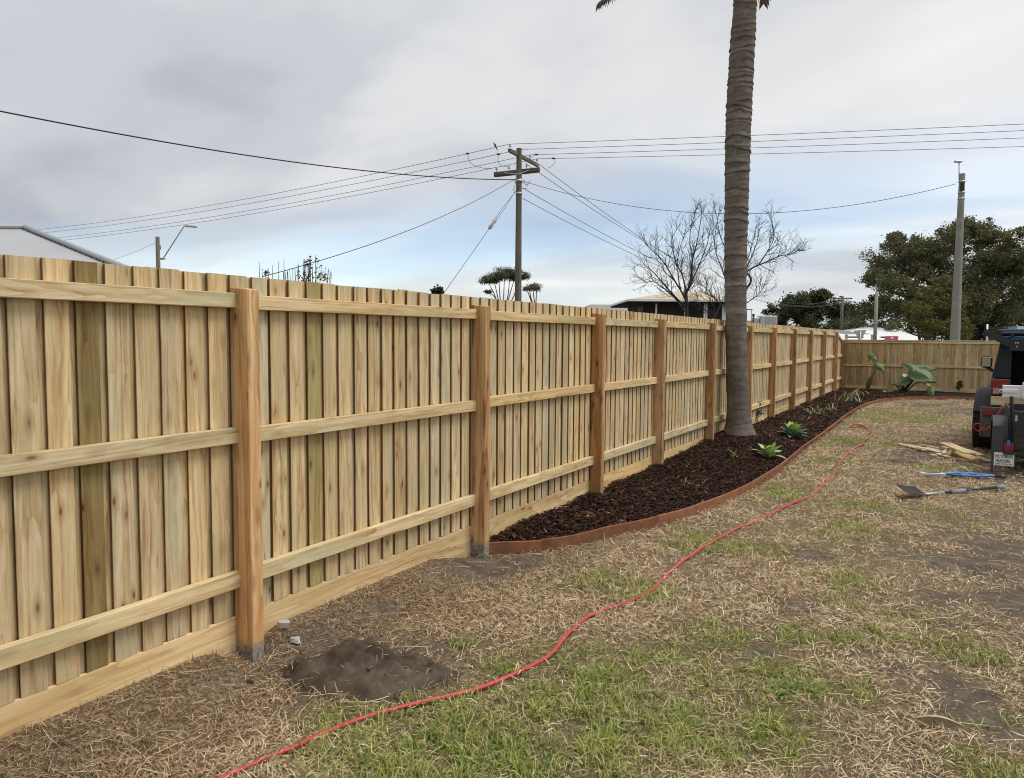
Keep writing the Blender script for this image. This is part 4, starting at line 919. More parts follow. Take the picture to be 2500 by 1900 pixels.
# street light at left
sl = camv(A(392, 840, 50).dot(r0), 50, -0.06); stp = A(392, 581, 50); slp = empty('street_light', sl, 'grey street light pole with slanting lamp arm behind the fence at left', 'street light')
MB().tube([sl, Vector((sl.x, sl.y, stp.z))], [0.17, 0.125], 12).build('post', M_pole, slp)
a0_, a1_, a2_ = A(398, 632, 50), A(449, 553, 50), A(455, 552, 50)
MB().tube([a0_, a1_, a2_], 0.035, 6).build('lamp_arm', M_steel, slp); MB().box(A(466, 553, 50), (0.75, 0.25, 0.12), YAW, ry=0.06, ch=0.03).build('lamp_head', M_steel, slp)
MB().box(A(387, 604, 50), (0.2, 0.2, 0.28), YAW).build('junction_box', M_dkwire, slp); MB().box(A(396, 632, 50), (0.3, 0.3, 0.1), YAW).build('arm_clamp', M_steel, slp)
wire('service_cable', A(388, 589, 50), A(230, 647, 44), 0.12, 0.012, 'short thin cable from the street light pole down to the left')
# two small distant poles
for px, py, dd, wd_, arm_, lb in ((2052, 724, 108, 0.40, True, 'thin distant pole with a small crossarm left of the white roof'), (2135, 715, 50, 0.20, False, 'plain grey pole in front of the white roof')):
    p0 = camv(A(px-1, 840, dd).dot(r0), dd, -0.06); tp = A(px, py, dd); pe = empty('utility_pole', p0, lb, 'utility pole', 'distant poles')
    MB().tube([p0, Vector((p0.x, p0.y, tp.z))], [wd_*0.6, wd_*0.5], 10).build('post', M_conc if not arm_ else M_pole, pe)
    if arm_:
        c = Vector((p0.x, p0.y, tp.z-0.3)); MB().beam(c-r0*1.4, c+r0*1.4, 0.14, 0.16).build('crossarm', M_arm, pe); MB().beam(c-r0*0.8-Vector((0, 0, .7)), c+r0*0.8-Vector((0, 0, .7)), 0.12, 0.12).build('crossarm', M_arm, pe)
# give way sign seen from behind, and the pink board
gp = A(2099, 818, 42); gs = empty('road_sign', camv(gp.dot(r0), 42, -0.06), 'grey back of a triangular road sign beyond the back fence', 'sign')
tri = [A(2084, 807, 42), A(2115, 806, 42), A(2100, 834, 42)]; MB().prism(tri, nrw*0.02).build('panel', plain('sign_back', (0.38, 0.39, 0.39), 0.5, 0.3), gs)
g_ = camv(gp.dot(r0), 42.03, 0); MB().tube([Vector((g_.x, g_.y, -0.06)), Vector((g_.x, g_.y, gp.z+0.2))], 0.035, 8).build('post', M_steel, gs)
kp = A(2180, 827, 44); ks_ = empty('pink_board', camv(kp.dot(r0), 44, -0.06), 'pink board with a white diamond mark just above the back fence', 'sign')
pk_ = [A(x_, y_, 44) for x_, y_ in ((2163, 839), (2167, 821), (2191, 821), (2195, 839))]; MB().prism(pk_, -nrw*0.3).build('board', plain('pink', (0.62, 0.09, 0.22), 0.45), ks_)
MB().add([A(x_, y_, 43.98) for x_, y_ in ((2173.5, 825), (2176, 822.6), (2180, 822.6), (2182.5, 825), (2178, 829))], [(0, 1, 2, 3, 4)]).build('diamond_mark', M_white, ks_)
for s_ in (-1, 1): MB().beam(camv(kp.dot(r0)+s_*0.25, 44.15, -0.06), camv(kp.dot(r0)+s_*0.25, 44.15, A(2180, 838, 44).z), 0.06, 0.06).build('post', M_steel, ks_)

# ------------------------------------------------------------------ trees
def leafcloud(clumps, n, size, cols, seed, flat=0.55, hang=0.0, cut=0.30, sub=14, fluff=1.0):
    """leaves gathered in many small sprays scattered through each clump"""
    g = np.random.default_rng(seed); sc, sr_, si = [], [], []
    for i, c in enumerate(clumps):
        for j in range(sub):
            u = g.normal(size=3); u /= np.linalg.norm(u); u *= g.random()**0.45*1.12
            sc.append(np.array(c[0]) + np.array(r0)*u[0]*c[1] + np.array([-r0.y, r0.x, 0])*u[1]*c[2] + np.array([0, 0, 1.0])*u[2]*c[3]); sr_.append(max(min(c[1], c[3]*1.7)*g.uniform(.18, .40)*fluff, size*0.9)); si.append(i)
    sc = np.array(sc); sr_ = np.array(sr_); wt = sr_**1.6; pick = g.choice(len(sc), n, p=wt/wt.sum())
    P = sc[pick] + g.normal(size=(n, 3))*(sr_[pick]*0.62)[:, None]*np.array([1, 1, 0.72])
    keepn = fbm(P[:, 0]*0.22/size+P[:, 1]*0.17/size, P[:, 2]*0.22/size+P[:, 1]*0.08/size, seed+3, 2); k = keepn > cut; P = P[k]; n = len(P); pick = pick[k]
    a = g.normal(size=(n, 3)); a[:, 2] = a[:, 2]*0.6-hang; a /= np.linalg.norm(a, axis=1)[:, None]; b = np.cross(a, g.normal(size=(n, 3))); b /= np.linalg.norm(b, axis=1)[:, None]
    s_ = size*g.uniform(0.55, 1.35, n)[:, None]; w_ = s_*flat
    V = np.stack([P-a*s_*0.5, P-b*w_*0.5, P+a*s_*0.5, P+b*w_*0.5], 1).reshape(-1, 3); F = np.arange(n*4).reshape(-1, 4)
    ccl = np.array(cols); cc = ccl[(g.integers(0, len(cols), len(sc)))][pick]*0.65+ccl[g.integers(0, len(cols), n)]*0.35; cc = cc*(0.7+0.6*g.random((n, 1)))
    return mesh_np('crown', V, F, np.repeat(cc, 4, 0))
M_bark = plain('bark', (0.050, 0.042, 0.036), 0.95, 0, 0.3, 4)
def limbs(mb, paths):
    for pts, ra, rb_ in paths:
        c = catmull(pts, 5); n = len(c); mb.tube(c, [ra+(rb_-ra)*i/(n-1) for i in range(n)], 6, False)
# big spreading dark tree at right
DB = 66.0
def P_(x, y, dd=0.0): return A(x, y, DB+dd)
bt = empty('big_tree', camv(P_(2380, 840).dot(r0), DB, -0.06), 'very large dark olive spreading tree filling the right background', 'tree'); bb = Vector(bt.location)
cl_ = []
for x_, y_, rx, rz in [(2200, 605, 40, 22), (2165, 640, 42, 22), (2225, 650, 48, 24), (2270, 610, 48, 26), (2330, 585, 50, 28), (2385, 570, 50, 24), (2430, 590, 48, 28), (2470, 610, 48, 34), (2150, 690, 40, 20), (2200, 700, 50, 26), (2260, 680, 60, 32), (2330, 660, 62, 36), (2400, 650, 62, 36), (2470, 670, 60, 40), (2130, 745, 36, 18), (2110, 770, 32, 18), (2180, 755, 50, 24), (2260, 745, 62, 34), (2340, 735, 62, 38), (2420, 730, 66, 40), (2500, 740, 62, 46), (2160, 800, 45, 20), (2400, 800, 70, 34), (2480, 805, 62, 36), (2290, 805, 60, 28), (2560, 640, 60, 50), (2560, 730, 70, 60), (2620, 690, 60, 60), (2350, 560, 30, 16), (2190, 585, 22, 10), (2090, 790, 30, 14)]:
    for r_ in range(2):
        dd = random.uniform(-4, 6); p = P_(x_+random.uniform(-10, 10), y_+random.uniform(-8, 8), dd); k = (DB+dd)/FPX; cl_.append((p, rx*k*random.uniform(.7, 1), rx*k*random.uniform(0.8, 1.2), rz*k*random.uniform(1.0, 1.45)))
link('crown', leafcloud(cl_, 150000, 0.22, [(0.105, 0.118, 0.050), (0.135, 0.138, 0.058), (0.080, 0.095, 0.045), (0.15, 0.115, 0.066), (0.15, 0.158, 0.062)], 5, cut=0.30, sub=20), M_leaf, bt)
mb = MB(); limbs(mb, [([bb, P_(2375, 770), P_(2350, 690), P_(2330, 610)], .6, .16), ([P_(2378, 790), P_(2300, 720), P_(2240, 660), P_(2190, 620)], .36, .08), ([P_(2376, 780), P_(2430, 700), P_(2470, 630)], .4, .1), ([P_(2340, 760), P_(2240, 735), P_(2150, 700)], .26, .07), ([bb, P_(2290, 800), P_(2200, 760), P_(2120, 760)], .32, .07), ([P_(2380, 800), P_(2460, 760), P_(2560, 700)], .32, .08)]); mb.build('trunk', M_bark, bt)
# bright green-yellow shrub tree in front of it
DB = 33.0; st_ = empty('yellow_green_tree', camv(P_(2265, 840).dot(r0), DB, -0.06), 'lighter yellow-green bushy tree left of the concrete pole', 'tree'); bb = Vector(st_.location); cl_ = []
for x_, y_, rx, rz in [(2310, 690, 24, 14), (2280, 720, 34, 18), (2330, 715, 22, 20), (2255, 755, 34, 18), (2300, 760, 40, 20), (2235, 790, 34, 16), (2285, 800, 44, 20), (2345, 790, 26, 20), (2350, 820, 30, 14), (2320, 740, 30, 18)]:
    for r_ in range(2):
        dd = random.uniform(-1, 1); p = P_(x_+random.uniform(-6, 6), y_, dd); k = DB/FPX; cl_.append((p, rx*k, rx*k, rz*k))
link('crown', leafcloud(cl_, 20000, 0.10, [(0.135, 0.145, 0.034), (0.165, 0.165, 0.044), (0.105, 0.120, 0.034), (0.12, 0.11, 0.04)], 6), M_leaf, st_)
mb = MB(); limbs(mb, [([bb, P_(2262, 790), P_(2285, 720)], .10, .03), ([bb, P_(2240, 800), P_(2232, 760)], .08, .02), ([bb, P_(2290, 790), P_(2325, 730)], .09, .02)]); mb.build('trunk', M_bark, st_)
# rounded deep green tree
DB = 120.0; gt = empty('round_green_tree', camv(P_(1985, 840).dot(r0), DB, -0.06), 'rounded deep green tree behind the far end of the long fence', 'tree'); bb = Vector(gt.location); cl_ = []
for x_, y_, rx, rz in [(1900, 765, 26, 18), (1935, 745, 30, 20), (1990, 735, 34, 20), (2020, 755, 36, 24), (1960, 770, 40, 24), (2060, 770, 34, 22), (1915, 790, 34, 20), (2000, 795, 60, 26), (2075, 795, 40, 22), (1885, 790, 20, 18), (2005, 720, 18, 10), (1955, 730, 16, 9)]:
    for r_ in range(2):
        dd = random.uniform(-5, 5); p = P_(x_+random.uniform(-6, 6), y_+random.uniform(-4, 4), dd); k = DB/FPX; cl_.append((p, rx*k, rx*k, rz*k))
link('crown', leafcloud(cl_, 40000, 0.38, [(0.052, 0.068, 0.028), (0.068, 0.085, 0.034), (0.042, 0.054, 0.026), (0.088, 0.104, 0.042)], 7), M_leaf, gt)
mb = MB(); limbs(mb, [([bb, P_(1985, 800), P_(1985, 760)], .35, .1), ([P_(1985, 815), P_(1940, 780), P_(1920, 760)], .2, .06), ([P_(1985, 815), P_(2040, 785)], .2, .06)]); mb.build('trunk', M_bark, gt)
# umbrella-crowned gum behind the pole and the small one beside it
DB = 70.0
for nm, lb, bx_, clp, lm in (('umbrella_gum_tree', 'flat-topped gum tree with bare fanned stems behind the power pole', 1228, [(1186, 688, 14, 4), (1200, 680, 18, 5), (1215, 672, 22, 6), (1232, 665, 24, 6), (1250, 664, 22, 5), (1266, 670, 18, 5), (1280, 676, 10, 4), (1205, 688, 10, 3), (1240, 676, 20, 5), (1256, 680, 12, 4), (1192, 713, 7, 3), (1224, 680, 14, 4)], [(1192, 690), (1205, 680), (1218, 672), (1232, 668), (1245, 675), (1258, 676), (1270, 680), (1192, 712)]),
                             ('slim_gum_tree', 'slim small-crowned gum just right of the power pole', 1308, [(1303, 700, 12, 5), (1296, 703, 9, 4), (1310, 705, 7, 4), (1283, 706, 7, 3)], [(1300, 702), (1310, 705), (1292, 705), (1284, 706)])):
    e_ = empty(nm, camv(P_(bx_, 840).dot(r0), DB, -0.06), lb, 'tree', 'gum trees'); bb = Vector(e_.location); cl_ = []
    for x_, y_, rx, rz in clp:
        p = P_(x_, y_, random.uniform(-1, 1)); k = DB/FPX; cl_.append((p, rx*k*1.15, rx*k, rz*k*1.1))
    link('crown', leafcloud(cl_, 15000 if len(clp) > 5 else 2600, 0.12, [(0.13, 0.14, 0.085), (0.10, 0.11, 0.07), (0.15, 0.155, 0.095)], 8, cut=0.22, sub=26, fluff=2.4), M_leaf, e_)
    mb = MB()
    for j, (x_, y_) in enumerate(lm): limbs(mb, [([bb+r0*random.uniform(-.3, .3), P_(bx_+(x_-bx_)*0.2, 770), P_(bx_+(x_-bx_)*0.6+random.uniform(-4, 4), 722 if y_ < 710 else 730), P_(x_, y_)], .09, .025)])
    mb.build('trunk', plain('gum_bark', (0.16, 0.12, 0.10), 0.9), e_)
# a far treetop over the fence
DB = 80.0; e_ = empty('distant_treetop', camv(P_(1075, 840).dot(r0), DB, -0.06), 'tiny dark treetop peeping over the fence near the stay wire', 'tree'); k = DB/FPX
link('crown', leafcloud([(P_(1074, 709), 14*k, 14*k, 4*k), (P_(1062, 712), 10*k, 10*k, 3*k), (P_(1075, 730), 16*k, 16*k, 18*k)], 1500, 0.3, [(0.03, 0.035, 0.025), (0.04, 0.045, 0.03)], 9), M_leaf, e_)
MB().tube([Vector(e_.location), P_(1075, 730)], [.3, .1], 8).build('trunk', M_bark, e_)

# bare trees
M_twig = plain('twig_bark', (0.036, 0.030, 0.030), 0.9, 0, 0.3, 4)
def grow(mb, p, d, ln, r, depth, rnd, upb=0.18):
    if depth == 0 or ln < 0.06: return
    n = 4; pts = [p]; q_ = Vector(p); dd = Vector(d)
    for i in range(n):
        dd = (dd+Vector((rnd.gauss(0, .16), rnd.gauss(0, .16), rnd.gauss(0, .12)+upb*0.5))).normalized(); q_ = q_+dd*ln/n; pts.append(q_.copy())
        if depth > 1 and rnd.random() < 0.75:
            s_ = dd.cross(Vector((rnd.gauss(0, 1), rnd.gauss(0, 1), rnd.gauss(0, 1)))).normalized(); grow(mb, q_.copy(), (dd*0.75+s_*rnd.uniform(.5, 1.0)).normalized(), ln*rnd.uniform(.45, .72), r*0.55, depth-1, rnd, upb)
    mb.tube(pts, [max(r, .0048)*(1-0.5*i/n) for i in range(n+1)], 4 if r < 0.02 else 5, False)
def bare_tree(name, lb, base_px, D_, mains, seed):
    rnd = random.Random(seed); b0 = camv(A(base_px, 840, D_).dot(r0), D_, -0.06); e_ = empty(name, b0, lb, 'tree', 'bare trees'); tr = MB(); tw = MB()
    for pts, ra, rb_ in mains:
        path = [b0 if p is None else A(p[0], p[1], D_+p[2]) for p in pts]; c = catmull(path, 6); n = len(c); tr.tube(c, [(ra+(rb_-ra)*(i/(n-1))**0.7)*0.75 for i in range(n)], 6, False)
        for i in range(n//4, n):
            if rnd.random() < 0.72:
                t_ = (c[i]-c[i-1]).normalized(); s_ = t_.cross(Vector((rnd.gauss(0, 1), rnd.gauss(0, 1), rnd.gauss(0, 1)))).normalized(); f_ = i/n
                grow(tw, c[i], (t_*0.7+s_*0.8+Vector((0, 0, .25))).normalized(), rnd.uniform(.45, 1.0)*(1.15-0.5*f_), 0.016*(1.2-0.6*f_), 3, rnd)
        grow(tw, c[-1], (c[-1]-c[-2]).normalized(), 0.6, rb_, 3, rnd)
    tr.build('trunk', M_twig, e_); tw.build('twigs', M_twig, e_)
bare_tree('bare_tree', 'leafless dark-branched tree in front of the tan-roofed house, left of the palm', 1680, 30.0, [
    ([None, (1676, 740, 0), (1674, 715, 0), (1688, 690, 0), (1690, 640, .3), (1702, 590, .4), (1712, 530, .5)], .13, .015),
    ([(1675, 730, 0), (1650, 690, -.3), (1620, 640, -.6), (1590, 610, -.8), (1582, 600, -.8)], .06, .012),
    ([(1676, 715, 0), (1665, 670, .5), (1650, 640, .6), (1640, 590, .8), (1652, 560, .9)], .055, .012),
    ([(1688, 690, 0), (1710, 640, .4), (1728, 590, .5), (1735, 550, .6)], .05, .012),
    ([(1672, 750, 0), (1630, 705, -.6), (1600, 670, -.9), (1572, 645, -1.1)], .06, .012),
    ([(1672, 760, 0), (1640, 720, .6), (1600, 690, .8), (1575, 690, .9)], .045, .010),
    ([(1676, 720, 0), (1690, 650, -.6), (1684, 580, -.8), (1695, 525, -.9)], .05, .012),
    ([(1680, 745, 0), (1660, 700, -.9), (1655, 630, -1.3), (1670, 575, -1.5)], .05, .012)], 3)
bare_tree('bare_tree', 'leafless wide-branched tree standing directly behind the palm trunk', 1792, 31.0, [
    ([None, (1796, 770, 0), (1812, 720, 0), (1834, 685, .2), (1822, 660, .3), (1838, 620, .3), (1848, 590, .3)], .12, .015),
    ([(1800, 700, 0), (1825, 662, -.3), (1870, 640, -.5), (1905, 625, -.7), (1930, 621, -.8), (1948, 610, -.8)], .065, .012),
    ([(1850, 650, -.4), (1876, 610, -.5), (1890, 575, -.6), (1880, 530, -.6)], .04, .010),
    ([(1796, 740, 0), (1775, 690, .4), (1760, 650, .5), (1745, 600, .6), (1752, 530, .7)], .06, .012),
    ([(1798, 730, 0), (1785, 640, -.5), (1760, 580, -.7), (1748, 520, -.8)], .05, .010),
    ([(1800, 755, 0), (1830, 735, -.3), (1855, 715, -.4), (1868, 690, -.5)], .04, .009),
    ([(1795, 770, 0), (1750, 735, .6), (1720, 700, .8), (1690, 690, .9)], .04, .009),
    ([(1800, 690, 0), (1830, 620, .6), (1845, 560, .7)], .045, .010)], 5)
bare_tree('bare_shrub', 'low bare twiggy shrub under the tan-roofed verandah', 1745, 33.0, [([None, (1745, 770, 0), (1735, 735, 0), (1728, 715, 0)], .05, .01), ([(1745, 775, 0), (1760, 740, .3), (1775, 722, .3)], .04, .01), ([(1742, 780, 0), (1715, 750, .3), (1700, 735, .4)], .04, .01)], 9)
# twiggy shrub with a few autumn leaves over the fence at left
DB = 13.0; e_ = empty('autumn_shrub', camv(P_(745, 840).dot(r0), DB, -0.06), 'twiggy shrub with red and yellow leaves over the fence by the nearest post', 'shrub'); bb = Vector(e_.location)
tw = MB(); rnd = random.Random(4)
for k in range(46):
    x_ = rnd.uniform(690, 815) if k % 3 else rnd.uniform(740, 790); ytop = 668-max(0, 40-abs(x_-752)*0.55)*rnd.uniform(0.3, 1.1); p = P_(x_, ytop, rnd.uniform(-.4, .4)); b_ = P_(750+(x_-750)*0.7, 790, 0)
    b_ = Vector((bb.x*0.5+b_.x*0.5, bb.y*0.5+b_.y*0.5, 0)); tw.tube([b_, b_.lerp(p, 0.6)+Vector((rnd.gauss(0, .04), rnd.gauss(0, .04), 0)), p], [.012, .008, .003], 4, False)
for x_, yt in ((633, 640), (641, 668), (655, 655), (648, 662), (680, 640), (693, 632), (665, 648), (757, 620), (770, 622)): p = P_(x_, yt); b_ = P_(x_+3, 800); tw.tube([b_, b_.lerp(p, .5), p], [.010, .007, .003], 4, False)
tw.build('stems', M_twig, e_); k = DB/FPX
link('leaves', leafcloud([(P_(765, 660), 22*k, 22*k, 26*k), (P_(758, 645), 12*k, 12*k, 16*k), (P_(745, 672), 18*k, 18*k, 16*k), (P_(785, 676), 14*k, 14*k, 12*k)], 330, 0.042, [(0.24, 0.13, 0.035), (0.12, 0.045, 0.03), (0.05, 0.03, 0.03), (0.30, 0.20, 0.06)], 12, 0.6), M_leaf, e_)
link('leaves', leafcloud([(P_(646, 668), 9*k, 9*k, 8*k)], 60, 0.04, [(0.05, 0.03, 0.03), (0.04, 0.03, 0.035)], 13, 0.6), M_leaf, e_)

# ------------------------------------------------------------------ garden plants
def mz(x, y): 
    d = float(edist(np.array([x]), np.array([y]))[0]); return float(mh(np.array([x]), np.array([y]), d)[0])
def blade_leaf(mb, b0, az, ln, wd, lift, droop, fold=0.25, n=8, prof=None):
    d = Vector((math.cos(az), math.sin(az), 0)); s_ = Vector((-d.y, d.x, 0)); p = Vector(b0); a = lift; rows = []
    for i in range(n+1):
        f_ = i/n; w_ = wd*(prof(f_) if prof else (0.55+0.9*math.sin(math.pi*min(1, f_*0.85+0.08))**1.1)*(1-f_**3)**0.9)
        up_ = Vector((0, 0, 1))*math.cos(a)-d*math.sin(a)
        rows.append([p-s_*w_/2+up_*w_*fold, p-s_*w_*0.25+up_*w_*fold*0.35, p, p+s_*w_*0.25+up_*w_*fold*0.35, p+s_*w_/2+up_*w_*fold])
        p = p+(d*math.cos(a)+Vector((0, 0, 1))*math.sin(a))*ln/n; a -= droop/n
    return mb.grid(rows)
M_agave = plain('agave_leaf', (0.19, 0.29, 0.20), 0.5, 0, 0.18, 8); M_agave2 = plain('agave_pale_leaf', (0.33, 0.42, 0.19), 0.5, 0, 0.2, 8); M_agave3 = plain('agave_heart', (0.34, 0.46, 0.12), 0.45, 0, 0.1, 8)
def agave(px, py, size, mats, lb, seed, nl=17):
    rnd = random.Random(seed); g = G(px, py, 0.09); z = mz(g.x, g.y); e_ = empty('agave', (g.x, g.y, z), lb, 'agave', 'agaves in the mulch')
    for k in range(nl):
        f_ = k/nl; az = k*2.4+rnd.gauss(0, .1); mb = MB(); blade_leaf(mb, (g.x+0.02*math.cos(az), g.y+0.02*math.sin(az), z+0.01+0.05*f_), az, size*rnd.uniform(.8, 1.05)*(1-0.25*f_), size*0.34, 0.25+1.05*f_, 0.55*(1-f_)+rnd.uniform(-.1, .25), 0.22)
        mb.build('leaf', mats[1] if f_ > 0.62 else mats[0], e_)
agave(1934, 1072, 0.31, (M_agave, M_agave3), 'blue-green agave rosette in the mulch right of the palm', 2, 20)
agave(1876, 1118, 0.26, (M_agave2, M_agave3), 'pale yellow-green agave rosette nearest the edging', 3, 14)
# small sprouts and strappy clumps
M_sprout = plain('sprout', (0.26, 0.36, 0.10), 0.55, 0, 0.2, 9); M_strap = plain('strap_leaf', (0.17, 0.20, 0.08), 0.6, 0, 0.35, 7); M_dry = plain('dry_leaf', (0.42, 0.36, 0.20), 0.8, 0, 0.3, 9)
def clump(name, px, py, n, ln, wd, mats, lb, seed, spread=0.1, cat='plant', grp=None, lift=(0.7, 1.5), droop=(0.8, 2.4)):
    rnd = random.Random(seed); g = G(px, py, 0.09); z = mz(g.x, g.y); e_ = empty(name, (g.x, g.y, z), lb, cat, grp)
    for k in range(n):
        mb = MB(); blade_leaf(mb, (g.x+rnd.gauss(0, spread), g.y+rnd.gauss(0, spread), z), rnd.uniform(0, 6.28), ln*rnd.uniform(.5, 1.1), wd*rnd.uniform(.7, 1.2), rnd.uniform(*lift), rnd.uniform(*droop), 0.15, 7, lambda f_: (1-f_)**0.6)
        mb.build('leaf', rnd.choice(mats), e_)
clump('sprout', 1792, 1124, 5, 0.17, 0.045, [M_sprout], 'tiny bright green sprout left of the pale agave', 1, .02, 'sprout', None, (0.3, 1.3), (0.1, 0.8))
clump('weed_tuft', 1685, 1180, 16, 0.18, 0.010, [M_dry, M_strap], 'dry yellowish weed tuft in the middle of the near mulch', 2, .09, 'weed', None, (0.1, 1.0), (0.2, 1.4))
clump('strappy_plant', 1990, 1012, 26, 0.46, 0.026, [M_strap, M_dry, M_strap], 'drooping strappy plant in the mulch beyond the agaves', 3, .10, 'plant', 'strappy plants')
clump('strappy_plant', 2025, 1003, 14, 0.40, 0.03, [M_strap, M_dry], 'second strappy plant close to the edging bend', 4, .09, 'plant', 'strappy plants')
clump('strappy_plant', 2062, 980, 22, 0.50, 0.03, [M_strap, M_dry], 'wilted strappy plant in the far corner of the mulch', 5, .18, 'plant', 'strappy plants')
clump('strappy_plant', 2095, 968, 16, 0.42, 0.03, [M_dry, M_strap], 'dry strappy plant in front of the back fence corner', 6, .16, 'plant', 'strappy plants')
clump('sprout', 1955, 1030, 7, 0.30, 0.012, [M_dry, M_strap], 'few thin dry stalks behind the blue-green agave', 7, .05, 'sprout', None, (0.8, 1.5), (0.2, 1.2))
# dark climbing leaves beside the palm foot
g = G(1848, 1030, 0.12); e_ = empty('leafy_vine', (g.x, g.y, mz(g.x, g.y)), 'small dark leafy vine right of the palm foot', 'vine'); z = mz(g.x, g.y); M_dkleaf = plain('dark_leaf', (0.045, 0.075, 0.03), 0.5, 0, 0.2, 9)
MB().tube(catmull([(g.x, g.y, z), (g.x+.03, g.y, z+.2), (g.x-.02, g.y+.02, z+.42)], 6), .006, 5).build('stem', M_dkleaf, e_)
for k in range(11): mb = MB(); blade_leaf(mb, (g.x+random.gauss(0, .03), g.y, z+random.uniform(.15, .42)), random.uniform(0, 6.28), .12, .10, random.uniform(-.2, .7), .6, .15, 5, lambda f_: math.sin(math.pi*min(1, f_*.9+.1))**0.7+0.02); mb.build('leaf', M_dkleaf, e_)
# elephant-ear plant
M_ear = plain('elephant_ear_leaf', (0.070, 0.110, 0.030), 0.5, 0, 0.2, 5); M_earp = plain('pale_ear_leaf', (0.42, 0.44, 0.24), 0.5, 0, 0.2, 5); M_stalk = plain('purple_stalk', (0.035, 0.018, 0.024), 0.5); M_earl = plain('light_ear_leaf', (0.18, 0.30, 0.09), 0.45, 0, 0.2, 5)
def heart(mb, c, az, size, pitch, n=12):
    face = 0.5+1.5*(1-pitch)
    """broad heart leaf hung at its notch: az is the way the tip hangs seen from the yard, face how far the blade turns up to the sky"""
    d = Vector((math.cos(az), 0.25*math.sin(az*3), math.sin(az))).normalized(); nn = Vector((0.15*math.cos(az*2), -1.0, face)); nn = (nn-d*nn.dot(d)).normalized(); s2 = nn.cross(d).normalized(); rows = []
    for i in range(n+1):
        f_ = i/n; xx_ = (f_*1.25-0.25)*size; w_ = size*0.44*(max(0, math.sin(math.pi*min(1, (f_**0.62)*0.97+0.03)))**0.85); row = []
        for j in range(-5, 6):
            u_ = j/5; notch = 0.0 if f_ > 0.22 else (0.22-f_)*size*0.8*(1-abs(u_))**1.5
            row.append(c+d*(xx_+notch)+s2*(w_*u_)-nn*(abs(u_)*w_*0.42+pitch*0.30*size*f_*f_)+nn*0.035*size*math.sin(7*f_+abs(j)*1.1+az*3))
        rows.append(row)
    return mb.grid(rows)
YE = 25.9
def Q(x, y, dy=0.0): return onY(x, y, YE+dy)
ge = Q(2203, 965); ge.z = 0.08; el_ = empty('elephant_ear_plant', ge, 'elephant-ear plant with huge dark green leaves before the back fence', 'plant')
for (lx, ly, dy, az, sz, pi_, mt, mid_) in [(2244, 896, -.1, 2.9, .44, .3, M_ear, (2228, 930)), (2236, 903, -.35, -0.45, .56, .6, M_ear, (2228, 925)), (2213, 922, -.3, -2.4, .34, .6, M_ear, (2206, 940)), (2252, 893, .2, -0.15, .36, .3, M_ear, (2232, 925)), (2272, 948, -.3, -1.2, .22, .5, M_earl, (2245, 962)), (2172, 945, -.2, -1.7, .26, .6, M_earp, (2184, 938)), (2226, 912, .1, -2.0, .30, .4, M_ear, (2216, 938)), (2262, 938, -.15, -.3, .12, .4, M_dry, (2238, 935)), (2208, 914, -.2, -0.4, .14, .3, M_white, (2206, 940))]:
    p = Q(lx, ly, dy); mdp = Q(*mid_, dy*0.5); mb = MB(); mb.tube(catmull([ge+Vector((random.gauss(0, .03), random.gauss(0, .03), 0)), mdp, p], 6), [.024-.0011*i for i in range(13)], 6); mb.build('stalk', M_stalk, el_)
    mb = MB(); heart(mb, p, az, sz*1.15, pi_); mb.build('leaf', mt, el_)
for k in range(7): mb = MB(); a_ = random.uniform(0, 6.28); blade_leaf(mb, ge+Vector((-.35+random.gauss(0, .12), random.gauss(0, .1), 0.0)), a_, .24, .09, .5, .5, .15); mb.build('leaf', M_earl, el_)
mb = MB(); mb.lathe(ge, [(.09, -.05), (.07, .1), (.05, .25), (0, .28)], 10); mb.build('stem', M_stalk, el_)
# drooping plant at left of it
gq = Q(2118, 958, .7); gq.z = .08; bn = empty('drooping_leaf_plant', gq, 'tall lean plant with few drooping leaves against the back fence', 'plant')
tp = Q(2138, 898, .6); MB().tube(catmull([gq, Q(2126, 930, .65), tp], 6), [.045-.0027*i for i in range(13)], 7).build('stem', plain('brown_stem', (0.10, 0.075, 0.03), 0.7), bn)
MB().tube(catmull([Q(2130, 915, .6), Q(2122, 935, .55), Q(2114, 955, .5)], 6), [.012, .03, .05, .065, .075, .08, .075, .07, .06, .05, .035, .02, .01], 7).build('dead_sheath', plain('dead_sheath_leaf', (0.085, 0.06, 0.022), 0.8), bn)
MB().tube(catmull([tp, Q(2133, 885, .6), Q(2128, 868, .6)], 5), .012, 5).build('stalk', M_sprout, bn)
for (x_, y_, az, sz, pi_, mt) in ((2128, 867, -2.2, .24, .6, M_earl), (2127, 868, -.75, .26, .7, M_ear), (2142, 890, -.75, .34, .6, M_ear), (2148, 893, .5, .16, .4, M_earl)): mb = MB(); heart(mb, Q(x_, y_, .55), az, sz, pi_); mb.build('leaf', mt, bn)
gv = onY(2341, 957, YC-.06); vv = empty('fence_creeper', (gv.x, gv.y, 0.02), 'little wilting creeper against the back fence near the vehicle', 'vine')
MB().tube(catmull([(gv.x, gv.y, 0.0), onY(2343, 945, YC-.06), onY(2341, 930, YC-.06)], 5), .008, 5).build('stem', M_dkleaf, vv)
for x_, y_ in ((2340, 935), (2345, 940), (2338, 944), (2344, 932)): mb = MB(); heart(mb, onY(x_, y_, YC-.08), -1.5, .13, 1.2); mb.build('leaf', M_dkleaf, vv)

